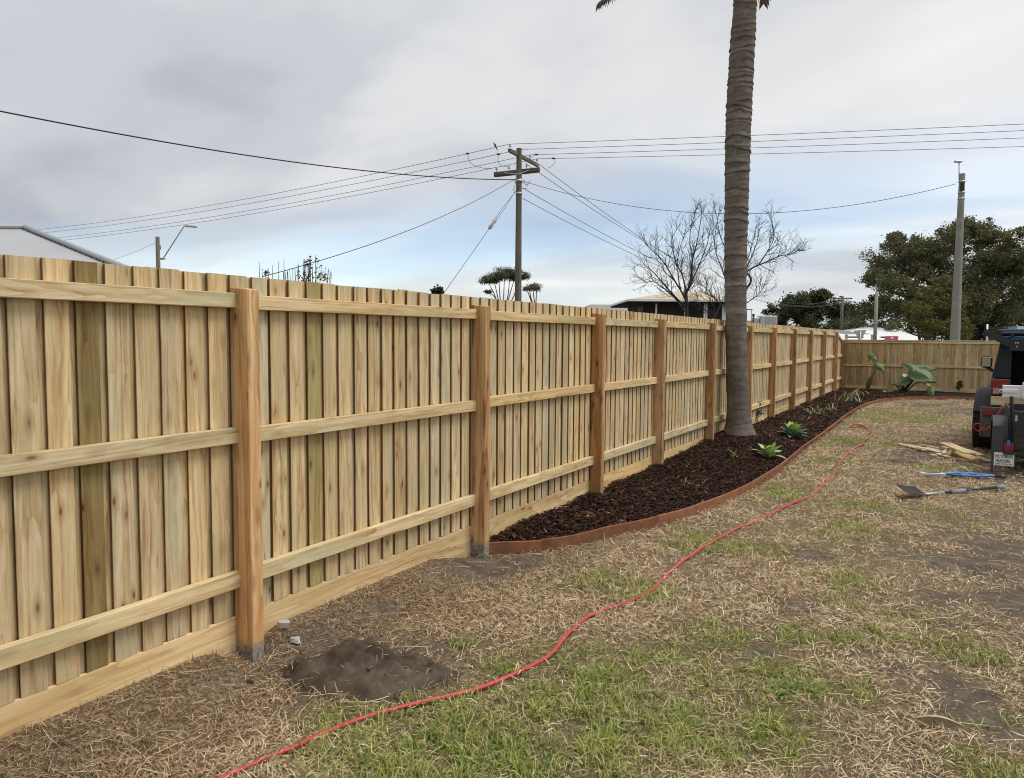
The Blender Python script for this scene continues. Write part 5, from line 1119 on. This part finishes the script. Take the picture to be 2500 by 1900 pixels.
# ------------------------------------------------------------------ hoses
HP = [(400, 1965), (550, 1900), (700, 1838), (800, 1790), (900, 1750), (1010, 1722), (1100, 1700), (1210, 1665), (1330, 1610), (1375, 1565), (1400, 1540), (1440, 1505), (1520, 1478), (1560, 1460), (1600, 1432), (1660, 1375), (1700, 1345), (1760, 1312), (1800, 1290), (1840, 1277), (1900, 1246), (1940, 1229), (1975, 1214), (2000, 1192), (2030, 1165), (2050, 1132), (2068, 1110), (2090, 1094), (2108, 1084), (2106, 1079), (2098, 1081), (2112, 1074), (2128, 1062), (2124, 1052), (2110, 1042), (2085, 1038), (2072, 1041), (2080, 1044), (2100, 1042), (2120, 1047)]
hp = []
for x_, y_ in HP:
    g = G(x_, y_, .012); hp.append(Vector((g.x, g.y, 0)))
hd = catmull(hp, 9); hd = [Vector((p.x, p.y, ghf(p.x, p.y)+0.019)) for p in hd]
sm2 = [Vector((p.x, p.y, sum(hd[min(max(i+j, 0), len(hd)-1)].z for j in range(-5, 6))/11)) for i, p in enumerate(hd)]
o = MB().tube(sm2, 0.0108, 10).build('garden_hose', M_hose, None, sm2[0]); tag(o, 'long pinkish red air hose snaking across the grass beside the edging', 'hose')

# ------------------------------------------------------------------ timber offcuts
def plank(name, p, q_, wd, th, lb, cat, grp=None, mat=None, rollz=0.0):
    p = Vector(p); q_ = Vector(q_); d = q_-p; c = (p+q_)/2; me = bpy.data.meshes.new(name); bm = bmesh.new(); bmesh.ops.create_cube(bm, size=1.0)
    for v in bm.verts: v.co = Vector((v.co.x*d.length, v.co.y*wd, v.co.z*th))
    bmesh.ops.bevel(bm, geom=list(bm.edges), offset=0.002, segments=1, affect='EDGES'); bm.to_mesh(me); bm.free()
    o = link(name, me, mat or M_off); o.location = c; x_ = d.normalized(); y_ = Vector((0, 0, 1)).cross(x_).normalized(); z_ = x_.cross(y_)
    if rollz: y_, z_ = y_*math.cos(rollz)+z_*math.sin(rollz), z_*math.cos(rollz)-y_*math.sin(rollz)
    o.matrix_world = Matrix(((x_.x, y_.x, z_.x, c.x), (x_.y, y_.y, z_.y, c.y), (x_.z, y_.z, z_.z, c.z), (0, 0, 0, 1))); tag(o, lb, cat, grp); tintobj(o, .06); return o
for k, (x0_, y0_, z0, x1_, y1_, z1, wd, th, rl, lb) in enumerate([
    (2309, 1082, .15, 2369, 1107, .17, .15, .018, .0, 'widest pale plank lying on top of the offcut pile'),
    (2192, 1083, .03, 2259, 1100, .03, .05, .016, .1, 'long thin offcut reaching out at far left of the pile'),
    (2216, 1087, .025, 2256, 1095, .05, .09, .016, .0, 'flat offcut overlapping the long thin one'),
    (2248, 1085, .05, 2297, 1096, .07, .06, .016, -.1, 'narrow offcut at the back of the pile'),
    (2258, 1094, .05, 2300, 1104, .05, .10, .016, .15, 'broad pale offcut left of the stubby blocks'),
    (2303, 1108, .07, 2315, 1096, .10, .05, .03, .0, 'left stubby block propped in the pile'),
    (2315, 1110, .06, 2328, 1096, .13, .05, .035, .0, 'right stubby block propping up the top plank'),
    (2356, 1098, .10, 2396, 1112, .10, .09, .016, .1, 'plank end sticking out under the top plank'),
    (2384, 1116, .03, 2418, 1127, .03, .09, .016, .0, 'offcut at far right of the pile by the mudflap'),
    (2351, 1130, .02, 2401, 1141, .015, .06, .016, .1, 'loose offcut lying nearest in front of the pile'),
    (2290, 1108, .045, 2318, 1116, .04, .08, .016, .0, 'short flat offcut under the stubby blocks'),
    (2273, 1110, .02, 2292, 1114, .02, .05, .016, .0, 'smallest offcut lying at the front left'),
    (2330, 1104, .06, 2383, 1123, .05, .12, .03, .2, 'shaded board buried under the top plank'),
    (2318, 1116, .02, 2362, 1126, .02, .10, .02, .0, 'dull board flat on the soil under the pile'),
    (2300, 1090, .05, 2330, 1100, .06, .06, .016, .0, 'small offcut tucked behind the top plank')]):
    plank('timber_offcut', G(x0_, y0_, z0), G(x1_, y1_, z1), wd, th, lb, 'offcut', 'timber offcuts in a pile', None, rl)

# ------------------------------------------------------------------ spade and blue tool
M_grip = plain('grey_blue_grip', (0.20, 0.26, 0.33), 0.6, 0, 0.1); M_fibre = plain('dark_shaft', (0.028, 0.022, 0.022), 0.45); M_spade = plain('dark_steel', (0.020, 0.014, 0.011), 0.8, 0.0)
s0 = G(2250, 1208, .03); s1 = G(2453, 1188, .045); spade = empty('spade', G(2300, 1203), 'dark square-bladed spade with grey-blue grips lying on the grass', 'spade')
def seg_(f0, f1, r, nm, mt): MB().tube([s0.lerp(s1, f0), s0.lerp(s1, (f0+f1)/2), s0.lerp(s1, f1)], r, 12).build(nm, mt, spade)
seg_(-.02, .26, .014, 'socket', M_steel); seg_(.26, .34, .016, 'shaft', M_fibre); seg_(.34, .51, .021, 'grip', M_grip); seg_(.51, .89, .0165, 'shaft', M_fibre); seg_(.89, 1.0, .0215, 'grip', M_grip)
dsh = (s0-s1).normalized(); sdv = Vector((0, 0, 1)).cross(dsh).normalized(); rows = []
for i in range(7):
    f_ = i/6; c = s0+dsh*(-.02+.30*f_)+Vector((0, 0, .025+.05*f_**1.3)); rows.append([c+sdv*(u_*.105)+Vector((0, 0, -.035*u_))*0.9+Vector((0, 0, .014*u_*u_))+sdv*0.02*f_ for u_ in np.linspace(-1, 1, 7)])
top_ = rows; bot_ = [[p-Vector((0, 0, .003)) for p in r] for r in rows]; mb = MB().grid(top_); mb.grid(bot_); mb.build('blade', M_spade, spade)
t0 = G(2246, 1161, .02); t1 = G(2416, 1168, .02); tool = empty('blue_tool', (t0+t1)/2, 'blue and silver long-handled tool lying flat before the trailer', 'tool'); dt = (t1-t0); ld = dt.length; dt.normalize(); ts = Vector((0, 0, 1)).cross(dt).normalized(); ang_ = math.atan2(dt.y, dt.x)
M_tblue = plain('blue_plastic', (0.025, 0.12, 0.42), 0.4, 0, 0.3); M_tlb = plain('light_blue_plastic', (0.16, 0.33, 0.62), 0.4); M_silver = plain('silver_face', (0.50, 0.51, 0.55), 0.45, 0.2)
up = Vector((0, 0, 1))
MB().box(t0+dt*.14+up*.025, (.29, .085, .035), ang_, ch=.006).build('housing', M_silver, tool); MB().box(t0+dt*.14-ts*.02+up*.046, (.17, .012, .006), ang_).build('slot', M_dkwire, tool)
MB().tube(catmull([t0+dt*.28+up*.03, t0+dt*.40-ts*.06+up*.035, t0+dt*.56-ts*.07+up*.03, t0+dt*.72-ts*.03+up*.03, t0+dt*.84+up*.03], 6), .014, 8).build('handle', M_tblue, tool)
MB().tube(catmull([t0+dt*.28+ts*.02+up*.03, t0+dt*.42+ts*.05+up*.045, t0+dt*.60+ts*.06+up*.04, t0+dt*.76+ts*.03+up*.035, t0+dt*.86+up*.03], 6), .012, 8).build('handle', M_tlb, tool)
MB().box(t0+dt*.48+up*.03, (.10, .10, .04), ang_+.5, ch=.008).build('body', M_tblue, tool); MB().box(t0+dt*.66+up*.03, (.06, .11, .04), ang_-.3, ch=.008).build('body', M_tblue, tool)
MB().tube([t0+dt*.84+up*.03, t0+dt*.93+up*.03, t0+dt*.96+up*.03], [.028, .024, .012], 10).build('nozzle', M_fibre, tool); MB().box(t0+dt*.36-ts*.08+up*.03, (.07, .05, .03), ang_, ch=.008).build('knob', M_fibre, tool)
MB().tube(catmull([t0+dt*.40+ts*.05+up*.05, t0+dt*.43+ts*.07+up*.10, t0+dt*.50+ts*.05+up*.11, t0+dt*.56+ts*.04+up*.06], 5), .010, 6).build('trigger_guard', M_steel, tool)
# stray leaves near the hose end
for k, (x_, y_) in enumerate(((2160, 1050), (2170, 1053), (2135, 1037))):
    g = G(x_, y_, .02); mb = MB(); blade_leaf(mb, (g.x, g.y, ghf(g.x, g.y)+.012), 0.4*k, .14, .06, .1, .3, .1); o = mb.build('fallen_leaf' if k < 2 else 'paper_scrap', M_earl if k < 2 else M_white, None, g); tag(o, ['left green fallen leaf on grass right of the hose end', 'right green fallen leaf on grass right of the hose end', 'white scrap on grass just above the hose end'][k], 'leaf' if k < 2 else 'scrap')
#@@PART3
# ------------------------------------------------------------------ four-wheel drive at the right edge
YJ = 13.55
def J(x, y, dy=0.0): return onY(x, y, YJ+dy)
def pxbox(x0, y0, x1, y1, Y0, dep, name, mat, parent, ch=0.006):
    """block whose near face spans these sight lines at distance Y0 and that runs back by dep"""
    a = onY(x0, y0, Y0); b_ = onY(x1, y1, Y0); lo = Vector((min(a.x, b_.x), Y0, min(a.z, b_.z))); hi = Vector((max(a.x, b_.x), Y0+dep, max(a.z, b_.z)))
    return MB().b2(lo, hi, min(ch, dep*0.3, (hi.x-lo.x)*0.3, (hi.z-lo.z)*0.3)).build(name, mat, parent)
M_carp = plain('grey_car_paint', (0.050, 0.050, 0.052), 0.35, 0.3, 0.06); M_flare = plain('grey_flare_plastic', (0.040, 0.041, 0.044), 0.7); M_tyre = plain('tyre_rubber', (0.016, 0.016, 0.017), 0.85, 0, 0.3, 30); M_rim = plain('rim_alloy', (0.20, 0.20, 0.21), 0.4, 0.7)
M_glassd = plain('tinted_glass', (0.020, 0.022, 0.026), 0.4, 0, 0.05, 12, 0.12); M_red = plain('red_lens', (0.20, 0.012, 0.012), 0.25); M_redl = plain('orange_red_paint', (0.30, 0.045, 0.025), 0.4); M_bump = plain('grey_bumper', (0.085, 0.085, 0.082), 0.7, 0, 0.2, 9)
M_orange = plain('orange_plastic', (0.72, 0.20, 0.05), 0.5); M_bluetrim = plain('blue_trim', (0.02, 0.11, 0.30), 0.35); M_lens = plain('clear_lens', (0.35, 0.30, 0.30), 0.2)
xl = J(2425, 950).x; xr = xl+1.56; zr_ = J(2440, 838).z
PIV = Vector((xl, YJ+.35, 0)); TURN = math.radians(-6.0)
car = empty('off_road_vehicle', PIV, 'dark grey boxy off-road vehicle parked facing away at the right edge', 'car')
def wheel(cx, cy, r, wd, parent, outx):
    o = MB(); pr = [(r*0.55, -wd/2), (r*0.80, -wd/2), (r*0.97, -wd*0.42), (r, -wd*0.25), (r, wd*0.25), (r*0.97, wd*0.42), (r*0.80, wd/2), (r*0.55, wd/2)]
    o.lathe((cx, cy, r), pr, 40, 'X', False)
    for k in range(40):                                             # tread lugs
        a = 2*math.pi*k/40
        for s_ in (-1, 1): o.box((cx+s_*wd*0.27, cy+(r+0.004)*math.cos(a+s_*.04), r+(r+0.004)*math.sin(a+s_*.04)), (wd*0.38, 0.04, 0.022), rx=a-math.pi/2)
    w_ = o.build('wheel', M_tyre, parent)
    m_ = MB(); m_.lathe((cx, cy, r), [(0.0, outx*wd*0.30), (r*0.15, outx*wd*0.30), (r*0.2, outx*wd*0.22), (r*0.5, outx*wd*0.18), (r*0.56, outx*wd*0.46), (r*0.58, outx*wd*0.46)], 32, 'X'); rm = m_.build('rim', M_rim, parent); rm.parent = w_
RT = 0.43
for cx, ox in ((xl-0.10, -1), (xr+0.10, 1)):
    for cy in (YJ+0.60, YJ+3.05): wheel(cx, cy, RT, 0.27, car, ox)
zt = J(2425, 925).z
MB().b2((xl, YJ+0.03, 0.55), (xl+0.055, YJ+3.9, zt), 0.015).build('side_panel', M_carp, car); MB().b2((xr-0.055, YJ+0.03, 0.55), (xr, YJ+3.9, zt), 0.015).build('side_panel', M_carp, car)
MB().b2((xl+0.06, YJ+0.10, 0.50), (xr-0.06, YJ+3.9, 0.60), 0.01).build('floor_pan', M_blackmatt, car)
MB().b2((xl+0.25, YJ+2.35, 0.6), (xr-0.25, YJ+3.85, zt-0.02), 0.05).build('bonnet', M_carp, car); MB().b2((xl+0.2, YJ+3.85, 0.6), (xr-0.2, YJ+3.93, zt-0.05), 0.02).build('grille', M_carp, car)
for s_, x_ in ((-1, xl), (1, xr)):                                   # arched fender flares
    for cy in (YJ+0.60, YJ+3.05):
        rows = []
        for a in np.linspace(0.10*math.pi, 0.92*math.pi, 15):
            c, sn = math.cos(a), math.sin(a); sq = 1.0/max(abs(c), abs(sn))**0.35; rr = 0.50*sq
            rows.append([Vector((x_+s_*u_, cy-c*(rr-dr), 0.46+sn*(rr-dr))) for u_, dr in ((0, 0.0), (0.17, 0.0), (0.215, 0.03), (0.215, 0.075), (0.19, 0.075), (0.0, 0.05))])
        MB().grid(rows, True).build('fender_flare', M_flare, car)
# hardtop cabin: pillars, side glass, roof
ti = 0.085; cab0, cab1 = YJ+0.06, YJ+2.25
def cabx(z, s_): f_ = (z-zt)/(zr_-zt); return (xl+ti*f_) if s_ < 0 else (xr-ti*f_)
for s_ in (-1, 1):
    q4 = [Vector((cabx(zt, s_), cab0, zt)), Vector((cabx(zt, s_), cab1+0.25, zt)), Vector((cabx(zr_, s_), cab1-0.25, zr_)), Vector((cabx(zr_, s_), cab0+0.1, zr_))]
    MB().prism(q4, (-s_*0.045, 0, 0)).build('cab_side', M_carp, car)
    for fa, fb in ((0.05, 0.48), (0.54, 0.93)):
        bl, br = q4[0].lerp(q4[1], fa), q4[0].lerp(q4[1], fb); tl, tr = q4[3].lerp(q4[2], fa), q4[3].lerp(q4[2], fb); off_ = Vector((s_*0.004, 0, 0))
        MB().add([bl.lerp(tl, .12)+off_, br.lerp(tr, .12)+off_, br.lerp(tr, .88)+off_, bl.lerp(tl, .88)+off_], [(0, 1, 2, 3)]).build('side_window', M_glassd, car)
MB().b2((xl+ti, cab0+0.08, zr_), (xr-ti, cab1-0.22, zr_+0.06), 0.025).build('roof', M_carp, car)
MB().add([Vector((xl+.04, cab1+.24, zt)), Vector((xr-.04, cab1+.24, zt)), Vector((xr-.13, cab1-.24, zr_)), Vector((xl+.13, cab1-.24, zr_))], [(0, 1, 2, 3)]).build('windscreen', M_glassd, car)
# rear corner: dark wrap-round glass beside the open tailgate
xg = J(2476, 880).x
MB().prism([Vector((xl+.012, cab0, zt+.02)), Vector((xg, cab0, zt+.02)), Vector((xg, cab0+.08, zr_-.02)), Vector((xl+ti+.01, cab0+.08, zr_-.02))], (0, .03, 0)).build('rear_corner_panel', M_glassd, car)
MB().prism([Vector((xr-.012, cab0, zt+.02)), Vector((xr-.15, cab0, zt+.02)), Vector((xr-.18, cab0+.08, zr_-.02)), Vector((xr-ti-.01, cab0+.08, zr_-.02))], (0, .03, 0)).build('rear_corner_panel', M_glassd, car)
MB().b2((xl+.07, YJ+1.3, .6), (xr-.07, YJ+1.36, zr_-.05)).build('dark_interior_sheet', M_blackmatt, car)  # black sheet standing in for the unlit cabin seen through the open rear
MB().b2((xl+.06, YJ+0.05, .60), (J(2476, 900).x, YJ+0.09, zt), .01).build('rear_panel', M_carp, car); MB().b2((xr-.16, YJ+0.05, .60), (xr-.06, YJ+0.09, zt), .01).build('rear_panel', M_carp, car)
tlg = pxbox(2428, 929, 2470, 966, YJ-.005, .05, 'tail_light', M_red, car, .01); pxbox(2432, 947, 2446, 962, YJ-.012, .006, 'lens', M_lens, car).parent = tlg
pxbox(2428, 926, 2471, 931, YJ-.008, .03, 'light_surround', M_redl, car)
pxbox(2427, 968, 2520, 993, YJ-.03, .02, 'timber_panel', M_off, car); pxbox(2455, 989, 2464, 996, YJ-.06, .02, 'clamp', M_orange, car); pxbox(2474, 988, 2486, 1000, YJ-.06, .02, 'clamp', M_orange, car)
bp_ = MB(); x0_, x1_ = J(2402, 1000, -.18).x, J(2466, 1000, -.18).x; z0_, z1_ = J(2402, 1066, -.18).z, J(2402, 994, -.18).z
bp_.prism([Vector((x0_+.02, YJ-.20, z0_)), Vector((x0_+.30, YJ-.24, z0_)), Vector((xr+.08, YJ-.24, z0_)), Vector((xr+.15, YJ-.05, z0_)), Vector((x0_, YJ-.05, z0_))], (0, 0, z1_-z0_)); bmp = bp_.build('bumper', M_bump, car)
rf = pxbox(2411, 1001, 2438, 1016, YJ-.262, .03, 'reflector', M_red, car); rf.parent = bmp
pass; MB().tube([J(2419, 1037, -.29), J(2464, 1036, -.29)], .012, 8).build('latch_bar', M_red, car)
for s_, x_ in ((-1, xl), (1, xr)):
    mm = MB(); mx_ = x_+s_*0.22; mm.box((mx_, cab1-0.02, 1.32), (.17, .09, .21), 0, ch=.03); mo = mm.build('wing_mirror', M_black, car); MB().box((mx_, cab1-0.072, 1.32), (.13, .012, .165), ch=.004).build('mirror_glass', plain('mirror', (0.55, 0.57, 0.58), 0.03, 1.0, 0.02), car).parent = mo
    MB().beam((x_, cab1, zt-.03), (mx_, cab1, 1.23), .05, .06).build('mirror_arm', M_black, car)
# rack load on the roof
rk = empty('roof_rack', (PIV.x, PIV.y, zr_+.06), 'black roof rack with bracket plate on the off-road vehicle', 'roof rack')
for yy_ in (YJ+.3, YJ+1.5): MB().b2((xl+.15, yy_, zr_+.062), (xr-.15, yy_+.05, zr_+.10)).build('crossbar', M_black, rk)
for xx_ in (xl+.22, xr-.27): MB().b2((xx_, YJ+.05, zr_+.102), (xx_+.04, YJ+1.8, zr_+.14)).build('side_bar', M_black, rk)
bk = pxbox(2474, 826, 2520, 858, YJ-.05, .02, 'bracket_plate', M_black, rk); 
for x_, y_ in ((2488, 838), (2494, 838), (2491, 847)): pp = J(x_, y_, -.056); MB().lathe(pp, [(0, 0), (.012, 0), (.012, .004)], 10, 'Y').build('bolt', M_steel, rk).parent = bk
ld_ = empty('roof_load', (PIV.x, PIV.y, zr_+.16), 'flat black load with blue trimmed edge on the vehicle roof', 'roof load')
a, b_ = J(2440, 823, .2), J(2440, 806, .2); MB().b2((a.x+.02, YJ+.2, a.z+.012), (a.x+1.2, YJ+1.9, b_.z-.012), .03).build('panel', M_black, ld_)
for z_ in (a.z, b_.z): MB().tube([(a.x+.0, YJ+1.9, z_), (a.x, YJ+.20, z_), (a.x+.04, YJ+.18, z_), (a.x+1.2, YJ+.18, z_)], .014, 8).build('trim', M_bluetrim, ld_)
aw = MB(); aw.prism([J(2398, 816, -.06), J(2408, 803, -.06), J(2474, 832, -.06), J(2474, 850, -.06), J(2462, 847, -.06)], (0, .10, .0)); o = aw.build('folded_panel', M_black, None, J(2440, 835, -.06)); tag(o, 'black folded panel sticking out at a slant from the vehicle roof', 'panel')
for e_ in (car, rk, ld_): e_.rotation_euler = (0, 0, TURN)
wbm = empty('white_beam', J(2480, 972, -.35), 'white painted steel channel resting across behind the vehicle', 'steel beam')
wb_ = onY(2447, 970, YJ-.45); wt_ = onY(2447, 941, YJ-.45); MB().b2((wb_.x, YJ-.45, wb_.z), (wb_.x+1.2, YJ-.42, wt_.z), .004).build('web', M_white, wbm)
MB().b2((wb_.x, YJ-.418, wt_.z-.012), (wb_.x+1.2, YJ-.33, wt_.z)).build('flange', M_white, wbm); MB().b2((wb_.x, YJ-.418, wb_.z), (wb_.x+1.2, YJ-.33, wb_.z+.012)).build('flange', M_white, wbm)
pxbox(2440, 950, 2484, 960, YJ-.468, .012, 'tab', M_white, wbm); MB().lathe(onY(2444, 955, YJ-.472), [(0, 0), (.012, 0), (.012, .003)], 10, 'Y').build('bolt_hole', M_blackmatt, wbm)
pxbox(2497, 934, 2540, 976, YJ-.50, .03, 'end_plate', M_white, wbm)

# ------------------------------------------------------------------ trailer behind it
YT = 11.45
def T(x, y, dy=0.0): return onY(x, y, YT+dy)
xb = T(2468, 1050).x; zb0, zb1 = T(2468, 1112).z, T(2468, 1003).z
tr_ = empty('box_trailer', (xb+.6, YT+.9, 0), 'dark grey box trailer with white mudflap plate at the right edge', 'trailer')
M_trail = plain('trailer_paint', (0.026, 0.027, 0.027), 0.5, 0.2, 0.15, 6); M_guard = plain('mudguard_paint', (0.050, 0.052, 0.055), 0.5, 0.2, 0.12, 6)
MB().b2((xb, YT+.02, zb0+.06), (xb+1.25, YT+.05, zb1), .008).build('tailgate', M_trail, tr_); MB().b2((xb, YT+.052, zb0+.06), (xb+.03, YT+1.45, zb1-.002), .006).build('side_panel', M_trail, tr_); MB().b2((xb+1.22, YT+.052, zb0+.06), (xb+1.25, YT+1.45, zb1-.002), .006).build('side_panel', M_trail, tr_); MB().b2((xb+.031, YT+.052, zb0+.07), (xb+1.219, YT+1.45, zb0+.09)).build('floor', M_trail, tr_); MB().b2((xb+.031, YT+1.42, zb0+.091), (xb+1.219, YT+1.45, zb1-.01)).build('front_panel', M_trail, tr_)
MB().b2((T(2450, 1110).x, YT-.01, zb0), (xb+1.3, YT+.05, zb0+.055), .006).build('rear_bar', M_trail, tr_); MB().b2((xb+.03, YT+.056, zb0-.02), (xb+.10, YT+1.7, zb0+.05)).build('chassis_rail', M_trail, tr_); MB().b2((xb+1.15, YT+.056, zb0-.02), (xb+1.22, YT+1.7, zb0+.05)).build('chassis_rail', M_trail, tr_)
MB().prism([(xb+.1, YT+1.5, zb0), (xb+1.15, YT+1.5, zb0), (xb+.66, YT+1.98, zb0), (xb+.60, YT+1.98, zb0)], (0, 0, .05)).build('drawbar', M_trail, tr_)
MB().tube([(xb+.03, YT+.72, .30), (xb+1.22, YT+.72, .30)], .025, 8).build('axle', M_black, tr_)
xw0 = T(2421, 1150, .3).x
wheel(xw0+.115, YT+.72, .31, .19, tr_, -1); wheel(xb+1.38, YT+.72, .31, .19, tr_, 1)
for x0_, x1_ in ((xw0-.005, xb-.003), (xb+1.253, xb+1.50)):
    rows = []
    for a in np.linspace(0.0, math.pi, 13): rows.append([Vector((x_, YT+.72-math.cos(a)*.38, .33+math.sin(a)*.36)) for x_ in (x0_, x1_)])
    MB().grid(rows).build('mudguard', M_guard, tr_)
    for x_ in (x0_, x1_): 
        fan = [Vector((x_, YT+.72-math.cos(a)*.38, .33+math.sin(a)*.36)) for a in np.linspace(0, math.pi, 13)]+[Vector((x_, YT+.72-math.cos(a)*.34, .33+math.sin(a)*.32)) for a in np.linspace(math.pi, 0, 13)]
        MB().prism(fan, (0.004 if x_ == x0_ else -0.004, 0, 0)).build('guard_lip', M_guard, tr_)
gp_ = MB(); gp_.prism([T(2419, 1152, -.03), T(2424, 1152, -.03), T(2426, 1110, -.03), T(2447, 1108, -.03), T(2450, 1068, -.03), T(2453, 1060, -.03), T(2449, 1040, -.03), T(2423, 1040, -.03), T(2421, 1080, -.03)], (0, .012, 0)); gp_.build('guard_back', M_guard, tr_)
tl2 = pxbox(2451, 1081, 2474, 1106, YT-.05, .04, 'tail_light', M_red, tr_, .006); pxbox(2459, 1075, 2466, 1090, YT-.066, .014, 'strap', M_tblue, tr_).parent = tl2
MB().tube([T(2470, 1078, -.03), T(2470, 1020, -.03), T(2470, 968, -.03)], .021, 8).build('jack_stand', M_blackmatt, tr_)
for zq in (1040, 1062): pxbox(2474, zq, 2540, zq+3, YT+.005, .016, 'tailgate_rib', M_guard, tr_)
pxbox(2478, 1015, 2484, 1030, YT+.0, .02, 'latch', M_steel, tr_); pxbox(2480, 1088, 2500, 1091, YT-.02, .02, 'handle_bar', M_guard, tr_)
mf = pxbox(2427, 1104, 2475, 1140, YT-.045, .006, 'mudflap_plate', plain('plate_white', (0.72, 0.71, 0.66), 0.5, 0, 0.06), tr_)
mb = MB(); mb.prism([T(2449, 1101, -.055), T(2449, 1110, -.055), T(2476, 1112, -.055), T(2476, 1101, -.055)], (0, .010, 0)); mb.build('lamp_bracket', M_trail, tr_)
def lettering(s_, x0_, x1_, yb_, ht, mat):
    c = bpy.data.curves.new('lettering', 'FONT'); c.body = s_; c.size = 1.0; c.extrude = 0.0; c.offset = 0.018; t_ = bpy.data.objects.new('lettering_src', c); COL.objects.link(t_)
    bpy.context.view_layer.update(); me = bpy.data.meshes.new_from_object(t_.evaluated_get(bpy.context.evaluated_depsgraph_get())); bpy.data.objects.remove(t_)
    xs = [v.co.x for v in me.vertices]; ys = [v.co.y for v in me.vertices]; a = T(x0_, yb_, -.047); b_ = T(x1_, yb_, -.047); hz = abs(T(x0_, yb_-ht, -.047).z-a.z)
    for v in me.vertices:
        u_ = (v.co.x-min(xs))/(max(xs)-min(xs)); h_ = (v.co.y-min(ys))/(max(ys)-min(ys)); v.co = Vector((a.x+(b_.x-a.x)*u_, YT-.0475, a.z+hz*h_))
    o = link('lettering', me, mat, tr_); o.parent = mf; return o
M_ink = plain('ink', (0.015, 0.015, 0.018), 0.6)
lettering('VICTORIAN', 2428.5, 2473, 1117, 7.6, M_ink); lettering('TRAILERS', 2429, 2465.5, 1128, 8.0, M_ink); lettering('1300 TRAILER', 2429, 2471.5, 1133.2, 3.0, M_ink); lettering('www.victoriantrailers.com.au', 2429, 2472.5, 1136.6, 1.5, M_ink)
MB().tube([T(2493, 1125, .25), T(2493, 1118, .25)], .03, 8).build('tow_eye', M_steel, tr_)
# hose hanging from the vehicle to the offcut pile
hq = [J(2447, 990, -.30), J(2440, 1006, -.34), J(2428, 1028, -.38), J(2414, 1045, -.4), J(2400, 1053, -.4), J(2386, 1052, -.4), J(2378, 1044, -.42), J(2381, 1036, -.44), J(2390, 1035, -.44), J(2397, 1043, -.42), J(2395, 1054, -.40)]
hq += [G(2384, 1070, .10), G(2368, 1082, .04), G(2350, 1088, .025), G(2325, 1088, .025), G(2290, 1086, .025), G(2250, 1083, .025), G(2215, 1081, .025), G(2198, 1083, .025)]
o = MB().tube(catmull(hq, 8), .0105, 8).build('garden_hose', M_hose2, None, hq[-1]); tag(o, 'dark red air hose looping down from the vehicle bumper to the offcuts', 'hose')
# white building corner and thin post far behind the vehicle
wz = empty('white_gable', camv(A(2500, 840, 62).dot(r0), 62, -0.06), 'small white gable showing above the vehicle roof at the right edge', 'building')
a, b_ = A(2480, 840, 62), A(2540, 840, 62); MB().prism([camv(a.dot(r0), 62, 0), camv(b_.dot(r0), 62, 0), camv(b_.dot(r0), 66, 0), camv(a.dot(r0), 66, 0)], (0, 0, A(2490, 797, 62).z)).build('wall', M_white, wz)
p = A(2410, 792, 45); pz = camv(p.dot(r0), 45, -.06); o = MB().tube([pz, Vector((p.x, p.y, p.z))], .06, 8).build('steel_post', M_steel, None, pz); tag(o, 'thin grey steel post beyond the back fence left of the vehicle', 'post')
